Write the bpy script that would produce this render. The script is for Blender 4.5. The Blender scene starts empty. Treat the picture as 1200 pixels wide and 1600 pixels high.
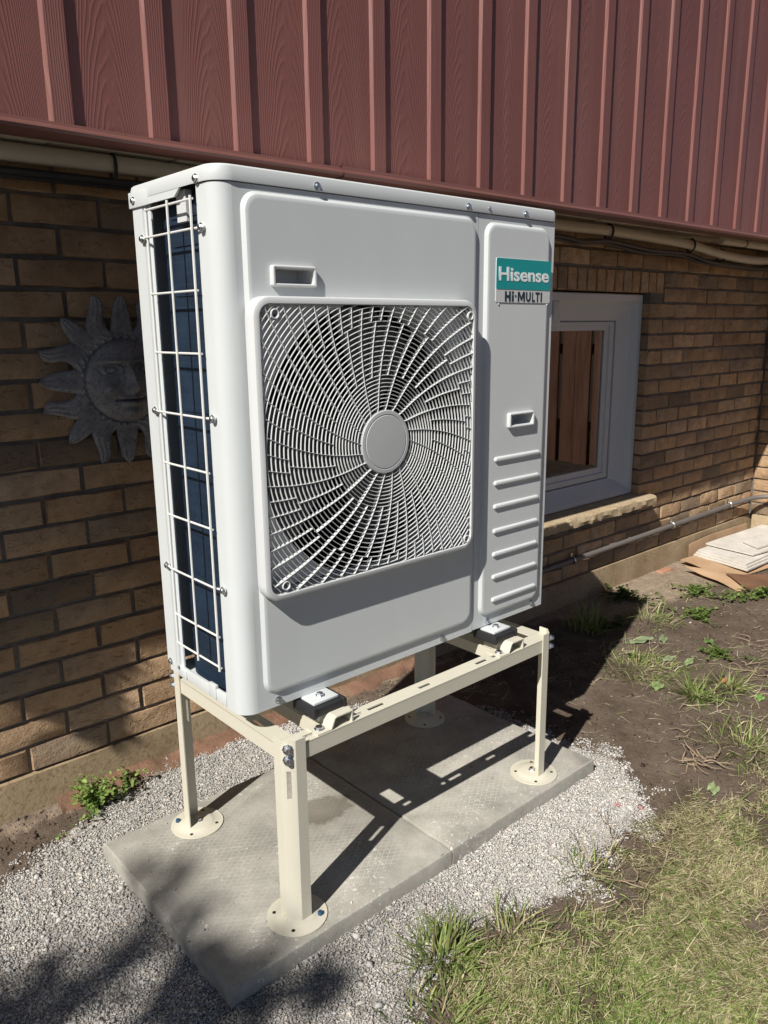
import bpy, bmesh, math, random
import numpy as np
from mathutils import Vector, Matrix, noise as mnoise

random.seed(7); rng = np.random.default_rng(11)
S = bpy.context.scene
COL = S.collection
PI = math.pi
# ------------------------------------------------------------------ camera, sky, sun, exposure
cam_d = bpy.data.cameras.new('camera'); cam = bpy.data.objects.new('camera', cam_d); COL.objects.link(cam)
CAM = Vector((-.731, -1.245, 1.2031)); yaw, pitch, roll = .7266, -.2305, -.011
fwd = Vector((math.sin(yaw)*math.cos(pitch), math.cos(yaw)*math.cos(pitch), math.sin(pitch)))
rt = fwd.cross(Vector((0, 0, 1))).normalized(); up = rt.cross(fwd)
r2 = math.cos(roll)*rt + math.sin(roll)*up; u2 = -math.sin(roll)*rt + math.cos(roll)*up
M = Matrix((r2, u2, -fwd)).transposed().to_4x4(); M.translation = CAM
cam.matrix_world = M
cam_d.sensor_fit = 'VERTICAL'; cam_d.sensor_height = 36; cam_d.sensor_width = 27
cam_d.lens = 1228.4/1600*36; cam_d.clip_start = .02; cam_d.clip_end = 500
S.camera = cam
SUN = Vector((-1.0, -.345, 1.0)).normalized()
W = bpy.data.worlds.new('World'); S.world = W; W.use_nodes = True
nt = W.node_tree; sky = nt.nodes.new('ShaderNodeTexSky'); sky.sky_type = 'NISHITA'; sky.sun_disc = False
sky.air_density = .5; sky.dust_density = .25; sky.ozone_density = 1.0; sky.sun_elevation = math.asin(SUN.z); sky.sun_rotation = math.atan2(SUN.x, SUN.y) % (2*PI)
bg = nt.nodes['Background']; nt.links.new(sky.outputs[0], bg.inputs[0]); bg.inputs[1].default_value = .05
sl = bpy.data.lights.new('sun', 'SUN'); sl.energy = 5.0; sl.angle = math.radians(.5); sl.color = (1, .955, .89)
so = bpy.data.objects.new('sun', sl); COL.objects.link(so); so.rotation_euler = (-SUN).to_track_quat('-Z', 'Y').to_euler()
S.view_settings.view_transform = 'Standard'; S.view_settings.look = 'None'
S.view_settings.exposure = 0.32; S.view_settings.gamma = 1; S.view_settings.use_curve_mapping = False

# ------------------------------------------------------------------ materials
class NT:
    def __init__(s, name):
        s.m = bpy.data.materials.new(name); s.m.use_nodes = True; s.t = s.m.node_tree
        s.b = s.t.nodes['Principled BSDF']; s.out = s.t.nodes['Material Output']
    def n(s, kind, **kw):
        x = s.t.nodes.new('ShaderNode'+kind)
        for k, v in kw.items():
            if k.startswith('i_'): x.inputs[k[2:].replace('_', ' ')].default_value = v
            elif k.startswith('n'): x.inputs[int(k[1:])].default_value = v
            else: setattr(x, k, v)
        return x
    def l(s, a, b): s.t.links.new(a, b)
    def obj(s): return s.n('TexCoord').outputs['Object']
    def gen_pos(s): return s.n('NewGeometry').outputs['Position']
    def noise(s, vec, scale, detail=4, rough=.55, dist=0):
        x = s.n('TexNoise'); s.l(vec, x.inputs['Vector']); x.inputs['Scale'].default_value = scale
        x.inputs['Detail'].default_value = detail; x.inputs['Roughness'].default_value = rough; x.inputs['Distortion'].default_value = dist
        return x.outputs['Fac']
    def ramp(s, fac, stops):
        x = s.n('ValToRGB'); s.l(fac, x.inputs[0]); e = x.color_ramp.elements
        while len(e) < len(stops): e.new(.5)
        for q, (p, c) in zip(e, stops): q.position = p; q.color = (*c, 1) if len(c) == 3 else c
        return x.outputs[0]
    def mix(s, fac, a, b, mode='MIX'):
        x = s.n('Mix', data_type='RGBA', blend_type=mode)
        for k, v in ((0, fac), (6, a), (7, b)):
            if isinstance(v, (int, float)): x.inputs[k].default_value = v
            elif isinstance(v, tuple): x.inputs[k].default_value = (*v, 1)
            else: s.l(v, x.inputs[k])
        return x.outputs[2]
    def math(s, op, a, b=0, c=0):
        x = s.n('Math', operation=op)
        for k, v in enumerate((a, b, c)):
            if isinstance(v, (int, float)): x.inputs[k].default_value = v
            else: s.l(v, x.inputs[k])
        return x.outputs[0]
    def bump(s, h, strength=.3, dist=.002, prev=None):
        x = s.n('Bump'); x.inputs['Strength'].default_value = strength; x.inputs['Distance'].default_value = dist
        s.l(h, x.inputs['Height'])
        if prev is not None: s.l(prev, x.inputs['Normal'])
        s.l(x.outputs[0], s.b.inputs['Normal']); return x.outputs[0]
    def col(s, c): s.l(c, s.b.inputs['Base Color'])
    def set(s, rough=.5, metal=0, spec=.5, c=None):
        s.b.inputs['Roughness'].default_value = rough; s.b.inputs['Metallic'].default_value = metal
        s.b.inputs['Specular IOR Level'].default_value = spec
        if c: s.b.inputs['Base Color'].default_value = (*c, 1)
        return s

def paint(name, c, rough=.4, var=.06, bump=.05, bscale=900, dirt=None, spec=.5, dust=False):
    a = NT(name); p = a.gen_pos()
    n1 = a.noise(p, 6, 3)
    c2 = tuple(x*(1-var) for x in c)
    base = a.ramp(n1, [(.3, c2), (.7, c)])
    if dirt:
        d = a.math('GREATER_THAN', a.noise(p, 260, 2), .72)
        d = a.math('MULTIPLY', d, a.math('GREATER_THAN', a.noise(p, 9, 3), .52))
        base = a.mix(d, base, dirt)
    a.col(base); a.set(rough, spec=spec)
    if dust:
        mp = a.n('Mapping'); mp.inputs['Scale'].default_value = (9, 9, 2.2); a.l(p, mp.inputs[0]); sm = a.ramp(a.noise(mp.outputs[0], 1, 6, .65, .4), [(.42, (0, 0, 0)), (.72, (1, 1, 1))])
        base = a.mix(a.math('MULTIPLY', sm, .10), base, (.42, .40, .35)); sp = a.math('MULTIPLY', a.math('GREATER_THAN', a.noise(p, 340, 2), .76), a.ramp(a.noise(p, 4, 3), [(.45, (0, 0, 0)), (.7, (1, 1, 1))])); base = a.mix(a.math('MULTIPLY', sp, .35), base, (.30, .26, .21)); a.col(base)
        a.l(a.math('MULTIPLY_ADD', sm, .16, rough-.05), a.b.inputs['Roughness'])
    if bump: a.bump(a.noise(p, bscale, 2), bump, .001)
    return a.m
M_white = paint('white_enamel', (.60, .63, .63), .42, .025, .04, 1400, dust=True)
M_white2 = paint('white_plastic', (.60, .615, .612), .45, .02, .03, 1500)
M_wire = paint('white_wire', (.69, .69, .66), .4, .02, 0)
M_cream = paint('cream_powder_coat', (.61, .58, .475), .45, .04, .06, 1100, dirt=(.35, .27, .18))
M_hub = paint('grey_hub', (.47, .485, .485), .5, .02, .05, 1500)
M_black = NT('black_rubber').set(.6, c=(.018, .018, .02)).m
M_cable = NT('black_cable').set(.5, c=(.02, .022, .028)).m
M_fan = NT('dark_fan').set(.55, c=(.11, .105, .10)).m
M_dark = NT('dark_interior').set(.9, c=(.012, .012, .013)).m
M_zinc = NT('zinc').set(.3, metal=1, c=(.62, .64, .66)).m
M_blue_cap = NT('blue_cap').set(.45, c=(.02, .07, .13)).m
M_teal = NT('teal_print').set(.4, c=(0.0, .29, .29)).m
M_silver = NT('silver_label').set(.45, c=(.58, .60, .59)).m
M_letter = NT('white_print').set(.45, c=(.82, .84, .84)).m
M_navy = NT('dark_print').set(.45, c=(.008, .03, .04)).m

def m_coil():
    a = NT('coil_fins'); p = a.gen_pos()
    sep = a.n('SeparateXYZ'); a.l(p, sep.inputs[0])
    w = a.math('SINE', a.math('MULTIPLY', sep.outputs[1], 2*PI/.0022))
    rows = a.math('SINE', a.math('MULTIPLY', sep.outputs[2], 2*PI/.021))
    r2 = a.math('GREATER_THAN', rows, .93)
    c = a.ramp(a.noise(p, 14, 3), [(.3, (.010, .021, .042)), (.7, (.018, .040, .076))])
    c = a.mix(a.math('MULTIPLY', r2, .35), c, (.03, .06, .10))
    a.col(c); a.set(.42, metal=.2); a.bump(w, .5, .001); return a.m
M_coil = m_coil()

def m_brick():
    a = NT('brick_clay'); p = a.gen_pos()
    r = a.n('ObjectInfo').outputs['Random']; isl = a.n('NewGeometry').outputs['Random Per Island']
    f = a.math('FRACT', a.math('ADD', r, a.math('MULTIPLY', isl, 7.31)))
    c = a.ramp(f, [(0, (.17, .14, .10)), (.10, (.28, .21, .14)), (.16, (.42, .29, .175)), (.4, (.49, .335, .20)), (.62, (.39, .26, .15)), (.82, (.56, .395, .25)), (.93, (.27, .215, .155)), (1, (.38, .235, .14))])
    n1 = a.noise(p, 22, 5, .65); c = a.mix(a.math('MULTIPLY', a.ramp(n1, [(.35, (0, 0, 0)), (.75, (1, 1, 1))]), .55), c, (.20, .115, .06))
    n2 = a.noise(p, 110, 4, .7); c = a.mix(a.math('MULTIPLY', a.ramp(n2, [(.58, (0, 0, 0)), (.7, (1, 1, 1))]), .4), c, (.11, .08, .055))
    a.col(c); a.set(.88, spec=.25)
    sc = a.n('Mapping'); sc.inputs['Scale'].default_value = (1, 1, 2.2); sc.inputs['Rotation'].default_value = (0, .5, 0); a.l(p, sc.inputs[0])
    dent = a.ramp(a.noise(sc.outputs[0], 30, 3, .55, .3), [(.60, (1, 1, 1)), (.68, (0, 0, 0))])
    h = a.math('ADD', a.math('MULTIPLY', a.noise(p, 42, 5, .65), .85), a.math('MULTIPLY', dent, .45))
    h = a.math('ADD', h, a.math('ADD', a.math('MULTIPLY', a.noise(p, 190, 4, .7), .35), a.math('MULTIPLY', a.noise(p, 620, 2), .12)))
    a.bump(h, 1.0, .0075); return a.m
M_brick = m_brick()
def rough_mat(name, stops, scale, bscale, bstr, bdist, rough=.92, fine=(0, 0, 0), finefac=0, fscale=300):
    a = NT(name); p = a.gen_pos()
    c = a.ramp(a.noise(p, scale, 6, .65), stops)
    if finefac: c = a.mix(a.math('MULTIPLY', a.ramp(a.noise(p, fscale, 3), [(.52, (0, 0, 0)), (.66, (1, 1, 1))]), finefac), c, fine)
    a.col(c); a.set(rough, spec=.2); a.bump(a.math('ADD', a.noise(p, bscale, 6, .7), a.math('MULTIPLY', a.noise(p, bscale*6, 3), .3)), bstr, bdist); return a.m
M_mortar = rough_mat('mortar', [(.3, (.10, .090, .08)), (.7, (.22, .195, .165))], 18, 220, .6, .003)
M_found = rough_mat('parged_concrete', [(.25, (.20, .145, .085)), (.5, (.33, .25, .155)), (.75, (.42, .33, .22))], 5, 60, .5, .004, fine=(.15, .10, .055), finefac=.5, fscale=90)
M_footing = rough_mat('red_footing', [(.3, (.13, .085, .055)), (.55, (.27, .15, .10)), (.75, (.30, .21, .14))], 9, 90, .9, .006, fine=(.15, .10, .06), finefac=.5)
M_sill = rough_mat('sandstone', [(.3, (.43, .33, .205)), (.7, (.56, .45, .30))], 20, 70, .9, .008, fine=(.38, .27, .15), finefac=.4)
M_sunstone = rough_mat('grey_cast_stone', [(.3, (.17, .172, .178)), (.55, (.30, .30, .302)), (.75, (.44, .43, .42))], 16, 160, .5, .002, fine=(.09, .09, .095), finefac=.5, fscale=120)
M_soffit = paint('cream_soffit', (.50, .47, .38), .5, .05, .03, 300)
M_duct = paint('cream_duct_wrap', (.54, .51, .42), .5, .05, .15, 500)
M_winwhite = paint('white_window_vinyl', (.50, .53, .54), .45, .06, .03, 400)
M_conduit = paint('grey_conduit', (.15, .138, .13), .5, .2, .05, 300)

def m_siding(name, cath=True):
    a = NT(name); o = a.obj(); r = a.n('ObjectInfo').outputs['Random']
    sep = a.n('SeparateXYZ'); a.l(o, sep.inputs[0])
    x, z = sep.outputs[0], sep.outputs[2]
    cmb = a.n('CombineXYZ'); a.l(a.math('MULTIPLY', x, 14), cmb.inputs[0]); a.l(a.math('ADD', a.math('MULTIPLY', z, 2.2), a.math('MULTIPLY', r, 31)), cmb.inputs[2])
    n = a.noise(cmb.outputs[0], 1.0, 3, .5)
    xs = a.math('ADD', x, a.math('MULTIPLY', a.math('SUBTRACT', a.noise(cmb.outputs[0], .35, 1), .5), .035))
    if cath: xs = a.math('ADD', xs, a.math('MULTIPLY', a.math('SUBTRACT', a.math('FRACT', a.math('MULTIPLY', r, 13.7)), .5), .05)); f = a.math('ADD', z, a.math('MULTIPLY', a.math('MULTIPLY', xs, xs), a.math('MULTIPLY_ADD', a.math('FRACT', a.math('MULTIPLY', r, 29.3)), 90, 55)))
    else: f = a.math('MULTIPLY', xs, 9)
    f = a.math('ADD', f, a.math('ADD', a.math('MULTIPLY', n, .26), a.math('MULTIPLY', r, 3.7)))
    # fade lines on the flanks so that they read as long straight grain
    s = a.math('SINE', a.math('MULTIPLY', f, 2*PI/.043))
    s = a.math('POWER', a.math('MULTIPLY_ADD', s, .5, .5), 3)
    cmb2 = a.n('CombineXYZ'); a.l(a.math('MULTIPLY', x, 260), cmb2.inputs[0]); a.l(a.math('MULTIPLY', z, 9), cmb2.inputs[2])
    fine = a.noise(cmb2.outputs[0], 1, 2)
    h = a.math('ADD', s, a.math('MULTIPLY', fine, .4))
    c = a.ramp(a.noise(a.gen_pos(), 2.5, 3), [(.3, (.180, .070, .060)), (.7, (.214, .084, .070))])
    c = a.mix(a.math('MULTIPLY', a.math('GREATER_THAN', a.noise(a.gen_pos(), 300, 2), .73), .25), c, (.36, .25, .22))
    stk = a.n('Mapping'); stk.inputs['Scale'].default_value = (16, 16, .8); a.l(a.gen_pos(), stk.inputs[0])
    c = a.mix(a.math('MULTIPLY', a.ramp(a.noise(stk.outputs[0], 1, 5, .6), [(.48, (0, 0, 0)), (.75, (1, 1, 1))]), .22), c, (.33, .20, .17))
    a.col(c); a.set(.46, spec=.45); a.bump(h, .32, .0013); return a.m
M_siding = m_siding('burgundy_siding'); M_batten = m_siding('burgundy_batten', False)
M_trim = paint('burgundy_trim', (.165, .072, .060), .42, .12, .06, 60)

def m_slab():
    a = NT('concrete_slab'); p = a.gen_pos()
    sep = a.n('SeparateXYZ'); a.l(p, sep.inputs[0]); x, y = sep.outputs[0], sep.outputs[1]
    d1 = a.math('SINE', a.math('MULTIPLY', a.math('MULTIPLY_ADD', y, 1.5, x), 2*PI/.046))
    d2 = a.math('SINE', a.math('MULTIPLY', a.math('MULTIPLY_ADD', y, -1.5, x), 2*PI/.046))
    g = a.math('MAXIMUM', a.math('POWER', a.math('ABSOLUTE', d1), 26), a.math('POWER', a.math('ABSOLUTE', d2), 26))
    oc = a.obj(); so_ = a.n('SeparateXYZ'); a.l(oc, so_.inputs[0])
    inx = a.math('LESS_THAN', a.math('ABSOLUTE', so_.outputs[0]), .235); iny = a.math('LESS_THAN', a.math('ABSOLUTE', so_.outputs[1]), .235)
    ins = a.math('MULTIPLY', inx, iny)
    worn = a.ramp(a.noise(p, 5, 4), [(.38, (.15, .15, .15)), (.62, (1, 1, 1))])
    g = a.math('MULTIPLY', a.math('MULTIPLY', g, ins), worn)
    c = a.ramp(a.noise(p, 7, 7, .7), [(.25, (.21, .203, .18)), (.5, (.36, .345, .302)), (.75, (.50, .475, .42))])
    c = a.mix(a.math('MULTIPLY', a.ramp(a.noise(p, 240, 3), [(.5, (0, 0, 0)), (.7, (1, 1, 1))]), .3), c, (.15, .14, .12))
    c = a.mix(a.math('MULTIPLY', g, .42), c, (.58, .56, .50))
    wh = a.math('MULTIPLY', a.ramp(a.noise(p, 95, 3, .6), [(.60, (0, 0, 0)), (.66, (1, 1, 1))]), a.ramp(a.noise(p, 5.5, 2), [(.48, (0, 0, 0)), (.6, (1, 1, 1))]))
    c = a.mix(a.math('MULTIPLY', wh, .75), c, (.7, .68, .63))
    # damp stain with an edge of its own
    dx = a.math('SUBTRACT', x, .335); dy = a.math('SUBTRACT', y, .20)
    rr = a.math('ADD', a.math('ADD', a.math('MULTIPLY', a.math('MULTIPLY', dx, dx), 1.0), a.math('MULTIPLY', a.math('MULTIPLY', dy, dy), 2.2)), a.math('MULTIPLY', a.math('SUBTRACT', a.noise(p, 26, 4), .5), .014))
    st = a.ramp(rr, [(.0, (1, 1, 1)), (.0042, (1, 1, 1)), (.0052, (0, 0, 0))])
    c = a.mix(a.math('MULTIPLY', st, .62), c, (.11, .095, .065))
    a.col(c); a.set(.9, spec=.2)
    b = a.bump(a.math('MULTIPLY', g, -1), .6, .0012); a.bump(a.math('ADD', a.noise(p, 130, 5, .7), a.math('MULTIPLY', a.noise(p, 600, 2), .4)), .3, .002, b); return a.m
M_slab = m_slab()

def attr_mat(name, rough=.9, var=.25, trans=0, bscale=400, b=.2):
    a = NT(name); at = a.n('Attribute'); at.attribute_name = 'tint'
    n = a.noise(a.gen_pos(), bscale, 3)
    c = a.mix(var, at.outputs['Color'], a.ramp(n, [(.3, (.25, .25, .25)), (.7, (1, 1, 1))]), 'MULTIPLY')
    a.col(c); a.set(rough, spec=.25)
    if b: a.bump(n, b, .001)
    if trans:
        t = a.n('BsdfTranslucent'); a.l(c, t.inputs[0]); ms = a.n('MixShader'); ms.inputs[0].default_value = trans
        a.l(a.b.outputs[0], ms.inputs[1]); a.l(t.outputs[0], ms.inputs[2]); a.l(ms.outputs[0], a.out.inputs[0])
    return a.m
M_stone = attr_mat('stone_chip', .85, .45, 0, 500, .4)
M_leaf = attr_mat('leaf', .55, .2, .35, 160, .25)
M_dry = attr_mat('dry_stuff', .85, .4, 0, 220, .3)
def m_ground():
    a = NT('ground_soil'); at = a.n('Attribute'); at.attribute_name = 'zone'; p = a.gen_pos()
    sp = a.n('SeparateColor'); a.l(at.outputs['Color'], sp.inputs[0])
    soil = a.ramp(a.noise(p, 9, 7, .7), [(.28, (.085, .062, .046)), (.5, (.15, .114, .086)), (.75, (.23, .182, .14))])
    soil = a.mix(a.math('MULTIPLY', a.ramp(a.noise(p, 160, 3), [(.55, (0, 0, 0)), (.7, (1, 1, 1))]), .35), soil, (.18, .145, .11))
    dry = a.ramp(a.noise(p, 25, 6, .7), [(.3, (.24, .18, .13)), (.7, (.42, .335, .25))])
    grav = a.ramp(a.noise(p, 240, 4, .7), [(.3, (.36, .33, .295)), (.5, (.53, .495, .45)), (.7, (.68, .65, .60))])
    wob = a.math('MULTIPLY', a.math('SUBTRACT', a.noise(p, 22, 5, .7), .5), .9)
    f1 = a.ramp(a.math('ADD', sp.outputs[1], wob), [(.4, (0, 0, 0)), (.6, (1, 1, 1))])
    f2 = a.ramp(a.math('ADD', sp.outputs[0], wob), [(.42, (0, 0, 0)), (.58, (1, 1, 1))])
    c = a.mix(f1, soil, dry); c = a.mix(f2, c, grav)
    a.col(c); a.set(.95, spec=.15)
    a.bump(a.math('ADD', a.noise(p, 45, 7, .75), a.math('MULTIPLY', a.noise(p, 320, 3), .35)), .9, .012); return a.m
M_ground = m_ground()
def m_glass():
    a = NT('window_glass'); fr = a.n('Fresnel'); fr.inputs[0].default_value = 1.55
    f = a.math('MINIMUM', a.math('MULTIPLY', fr.outputs[0], 1.5), 1)
    tr = a.n('BsdfTransparent'); tr.inputs[0].default_value = (.82, .87, .85, 1); gl = a.n('BsdfGlossy'); gl.inputs['Roughness'].default_value = .01
    ms = a.n('MixShader'); a.l(f, ms.inputs[0]); a.l(tr.outputs[0], ms.inputs[1]); a.l(gl.outputs[0], ms.inputs[2]); a.l(ms.outputs[0], a.out.inputs[0]); return a.m
M_glass = m_glass()
def m_wood(name, c0, c1):
    a = NT(name); o = a.obj(); r = a.n('ObjectInfo').outputs['Random']
    mp = a.n('Mapping'); mp.inputs['Scale'].default_value = (30, 30, 2.2); a.l(o, mp.inputs[0])
    cb = a.n('CombineXYZ'); a.l(a.math('MULTIPLY', r, 20), cb.inputs[2]); ad = a.n('VectorMath', operation='ADD'); a.l(mp.outputs[0], ad.inputs[0]); a.l(cb.outputs[0], ad.inputs[1])
    n = a.noise(ad.outputs[0], 1, 5, .6, .8)
    c = a.ramp(n, [(.3, c0), (.7, c1)]); a.col(c); a.set(.75, spec=.25); a.bump(n, .4, .003); return a.m
M_fence = m_wood('red_cedar', (.25, .12, .08), (.42, .235, .16))
M_card = rough_mat('cardboard', [(.3, (.40, .26, .15)), (.7, (.55, .38, .24))], 7, 40, .2, .003, fine=(.22, .13, .07), finefac=.2, fscale=14)
M_cardwet = rough_mat('damp_cardboard', [(.3, (.14, .075, .045)), (.7, (.22, .12, .07))], 7, 40, .2, .003)
M_board = rough_mat('white_board', [(.3, (.52, .49, .43)), (.7, (.66, .63, .58))], 9, 60, .25, .002, fine=(.45, .40, .33), finefac=.35, fscale=40)
M_bark = rough_mat('bark', [(.3, (.09, .065, .045)), (.7, (.20, .15, .11))], 20, 60, .9, .01)

# ------------------------------------------------------------------ mesh helpers
ORG = {}
class MB:
    def __init__(s): s.v = []; s.f = []
    def add(s, vs, fs):
        o = len(s.v); s.v += [tuple(map(float, q)) for q in vs]; s.f += [tuple(o+i for i in f) for f in fs]; return s
    def box(s, a, b, ch=0):
        (x0, y0, z0), (x1, y1, z1) = a, b
        if ch <= 0:
            return s.add([(x0,y0,z0),(x1,y0,z0),(x1,y1,z0),(x0,y1,z0),(x0,y0,z1),(x1,y0,z1),(x1,y1,z1),(x0,y1,z1)],
                         [(0,3,2,1),(4,5,6,7),(0,1,5,4),(1,2,6,5),(2,3,7,6),(3,0,4,7)])
        bm = bmesh.new(); bmesh.ops.create_cube(bm, size=1)
        for v in bm.verts: v.co = Vector(((x0+x1)/2+v.co.x*(x1-x0), (y0+y1)/2+v.co.y*(y1-y0), (z0+z1)/2+v.co.z*(z1-z0)))
        bmesh.ops.bevel(bm, geom=bm.edges[:], offset=ch, segments=2, affect='EDGES', profile=.6)
        bm.verts.index_update(); s.add([v.co for v in bm.verts], [[q.index for q in f.verts] for f in bm.faces]); bm.free(); return s
    def loops(s, L, cap0=False, cap1=False, closed=True):
        n = len(L[0]); vs = [p for l in L for p in l]; fs = []
        for k in range(len(L)-1):
            for i in range(n if closed else n-1):
                j = (i+1) % n; fs.append((k*n+i, k*n+j, (k+1)*n+j, (k+1)*n+i))
        if cap0: fs.append(tuple(range(n-1, -1, -1)))
        if cap1: fs.append(tuple((len(L)-1)*n+i for i in range(n)))
        return s.add(vs, fs)
    def tube(s, pts, r, n=8, cap=True):
        pts = [Vector(p) for p in pts]; L = []; prev = None
        for i, p in enumerate(pts):
            d = (pts[min(i+1, len(pts)-1)]-pts[max(i-1, 0)]).normalized()
            if prev is None:
                a = d.cross(Vector((0, 0, 1)));
                if a.length < .1: a = d.cross(Vector((0, 1, 0)))
                a.normalize()
            else: a = (prev - d*prev.dot(d)).normalized()
            prev = a; b = d.cross(a); rr = r[i] if isinstance(r, (list, tuple)) else r
            L.append([p + (a*math.cos(t)+b*math.sin(t))*rr for t in [2*PI*k/n for k in range(n)]])
        return s.loops(L, cap, cap)
    def lathe(s, prof, c, axis=(0, 0, 1), n=16, a0=0):
        ax = Vector(axis).normalized(); e = ax.cross(Vector((0, 0, 1)))
        if e.length < .1: e = Vector((1, 0, 0))
        e.normalize(); g = ax.cross(e); c = Vector(c)
        L = [[c + ax*h + (e*math.cos(t)+g*math.sin(t))*r for t in [a0+2*PI*k/n for k in range(n)]] for r, h in prof]
        return s.loops(L, True, True)
    def prism(s, poly, f0, f1):           # poly list of 2D, f0/f1 map 2D->3D
        return s.loops([[f0(*q) for q in poly], [f1(*q) for q in poly]], True, True)
    def mesh(s, name, mat, off=(0, 0, 0), smooth=35, tint=None):
        me = bpy.data.meshes.new(name); o = Vector(off)
        me.from_pydata([(x-o[0], y-o[1], z-o[2]) for x, y, z in s.v], [], s.f)
        bm = bmesh.new(); bm.from_mesh(me); bmesh.ops.recalc_face_normals(bm, faces=bm.faces); bm.to_mesh(me); bm.free()
        if smooth:
            me.polygons.foreach_set('use_smooth', [True]*len(me.polygons)); me.set_sharp_from_angle(angle=math.radians(smooth))
        me.materials.append(mat); return me
    def build(s, name, mat, parent=None, smooth=35, origin=None):
        off = ORG.get(parent.name, Vector((0, 0, 0))) if parent else Vector(origin or (0, 0, 0))
        o = bpy.data.objects.new(name, s.mesh(name, mat, off if origin is None else origin, smooth)); COL.objects.link(o)
        if parent:
            o.parent = parent; ORG[o.name] = off
            if origin is not None: o.location = Vector(origin)-off; ORG[o.name] = Vector(origin)
        else: o.location = off; ORG[o.name] = Vector(off)
        return o
def inst(name, me, parent, loc, rot=(0, 0, 0), scale=(1, 1, 1)):
    o = bpy.data.objects.new(name, me); COL.objects.link(o)
    off = ORG.get(parent.name, Vector((0, 0, 0))) if parent else Vector((0, 0, 0))
    o.parent = parent; o.location = Vector(loc)-off; o.rotation_euler = rot; o.scale = scale; ORG[o.name] = Vector(loc); return o
def tag(o, label=None, cat=None, group=None, kind=None):
    if label: o['label'] = label
    if cat: o['category'] = cat
    if group: o['group'] = group
    if kind: o['kind'] = kind
    return o
def thing(name, label, cat, loc, group=None):
    e = bpy.data.objects.new(name, None); COL.objects.link(e); e.location = loc; e.empty_display_size = .1; ORG[e.name] = Vector(loc)
    return tag(e, label, cat, group)
def rrect(x0, x1, z0, z1, r, y, n=6):
    P = []
    for cx, cz, a in ((x1-r, z1-r, 0), (x0+r, z1-r, 90), (x0+r, z0+r, 180), (x1-r, z0+r, 270)):
        for k in range(n+1):
            t = math.radians(a+90*k/n); P.append((cx+r*math.cos(t), y, cz+r*math.sin(t)))
    return P
def bulk(name, V, F, tint, mat, parent=None, smooth=False):
    """numpy mesh; F is (n,k) array; tint per-vertex rgb"""
    me = bpy.data.meshes.new(name); k = F.shape[1]
    me.vertices.add(len(V)); me.vertices.foreach_set('co', V.astype(np.float32).ravel())
    me.loops.add(F.size); me.loops.foreach_set('vertex_index', F.astype(np.int32).ravel())
    me.polygons.add(len(F)); me.polygons.foreach_set('loop_start', np.arange(0, F.size, k, dtype=np.int32))
    try: me.polygons.foreach_set('loop_total', np.full(len(F), k, np.int32))
    except Exception: pass
    me.update(calc_edges=True); me.validate()
    if tint is not None:
        at = me.color_attributes.new('tint', 'FLOAT_COLOR', 'POINT'); at.data.foreach_set('color', np.c_[tint, np.ones(len(tint))].astype(np.float32).ravel())
    if smooth: me.polygons.foreach_set('use_smooth', [True]*len(me.polygons))
    me.materials.append(mat); o = bpy.data.objects.new(name, me); COL.objects.link(o)
    if parent: o.parent = parent; o.location = -ORG[parent.name]
    ORG[o.name] = Vector((0, 0, 0)); return o

# ================================================================== GROUND
GRAV = [(-1.2,.42),(-.55,.47),(-.359,.516),(-.263,.547),(-.159,.619),(.017,.668),(.235,.705),(.548,.73),(.9,.60),(1.04,.40),(1.09,.2),(1.13,.03),(1.15,-.116),(1.05,-.265),(.92,-.335),(.76,-.329),(.574,-.365),(.388,-.30),(.3,-.274),(.2,-.285),(.128,-.337),(.05,-.37),(-.1,-.5),(-.5,-.75),(-1.2,-.8)]
def sdist(P, poly):
    """signed distance (positive inside) of Nx2 points"""
    Q = np.array(poly); d = np.full(len(P), 1e9); ins = np.zeros(len(P), bool)
    for i in range(len(Q)):
        a, b = Q[i], Q[(i+1) % len(Q)]; e = b-a; t = np.clip(((P-a)@e)/(e@e), 0, 1); d = np.minimum(d, np.hypot(*(P-a-t[:, None]*e).T))
        c = ((a[1] > P[:, 1]) != (b[1] > P[:, 1])); x = np.where(c, a[0]+(P[:, 1]-a[1])/(b[1]-a[1]+1e-12)*e[0], 0); ins ^= c & (P[:, 0] < x)
    return np.where(ins, d, -d)
def vnoise(x, y, s, seed=0):
    X = np.asarray(x)*s+seed*17.3; Y = np.asarray(y)*s+seed*9.1; i = np.floor(X).astype(int); j = np.floor(Y).astype(int); fx = X-i; fy = Y-j
    fx = fx*fx*(3-2*fx); fy = fy*fy*(3-2*fy)
    h = lambda a, b: np.modf(np.abs(np.sin(a*127.1+b*311.7+seed*3.3)*43758.5453))[0]
    return (h(i,j)*(1-fx)+h(i+1,j)*fx)*(1-fy)+(h(i,j+1)*(1-fx)+h(i+1,j+1)*fx)*fy
def gz(x, y):
    n = vnoise(x, y, 5, 1)*.5+vnoise(x, y, 13, 2)*.3+vnoise(x, y, 31, 3)*.2
    z = -.052+.016*n
    z = z + .02*np.clip((np.asarray(y)-.62)/.14, 0, 1)*(np.asarray(x) < 1.2)      # soil heaped against the foundation
    return z
SLAB = (-.139, 1.0477, -.1317, .4554)
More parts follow.
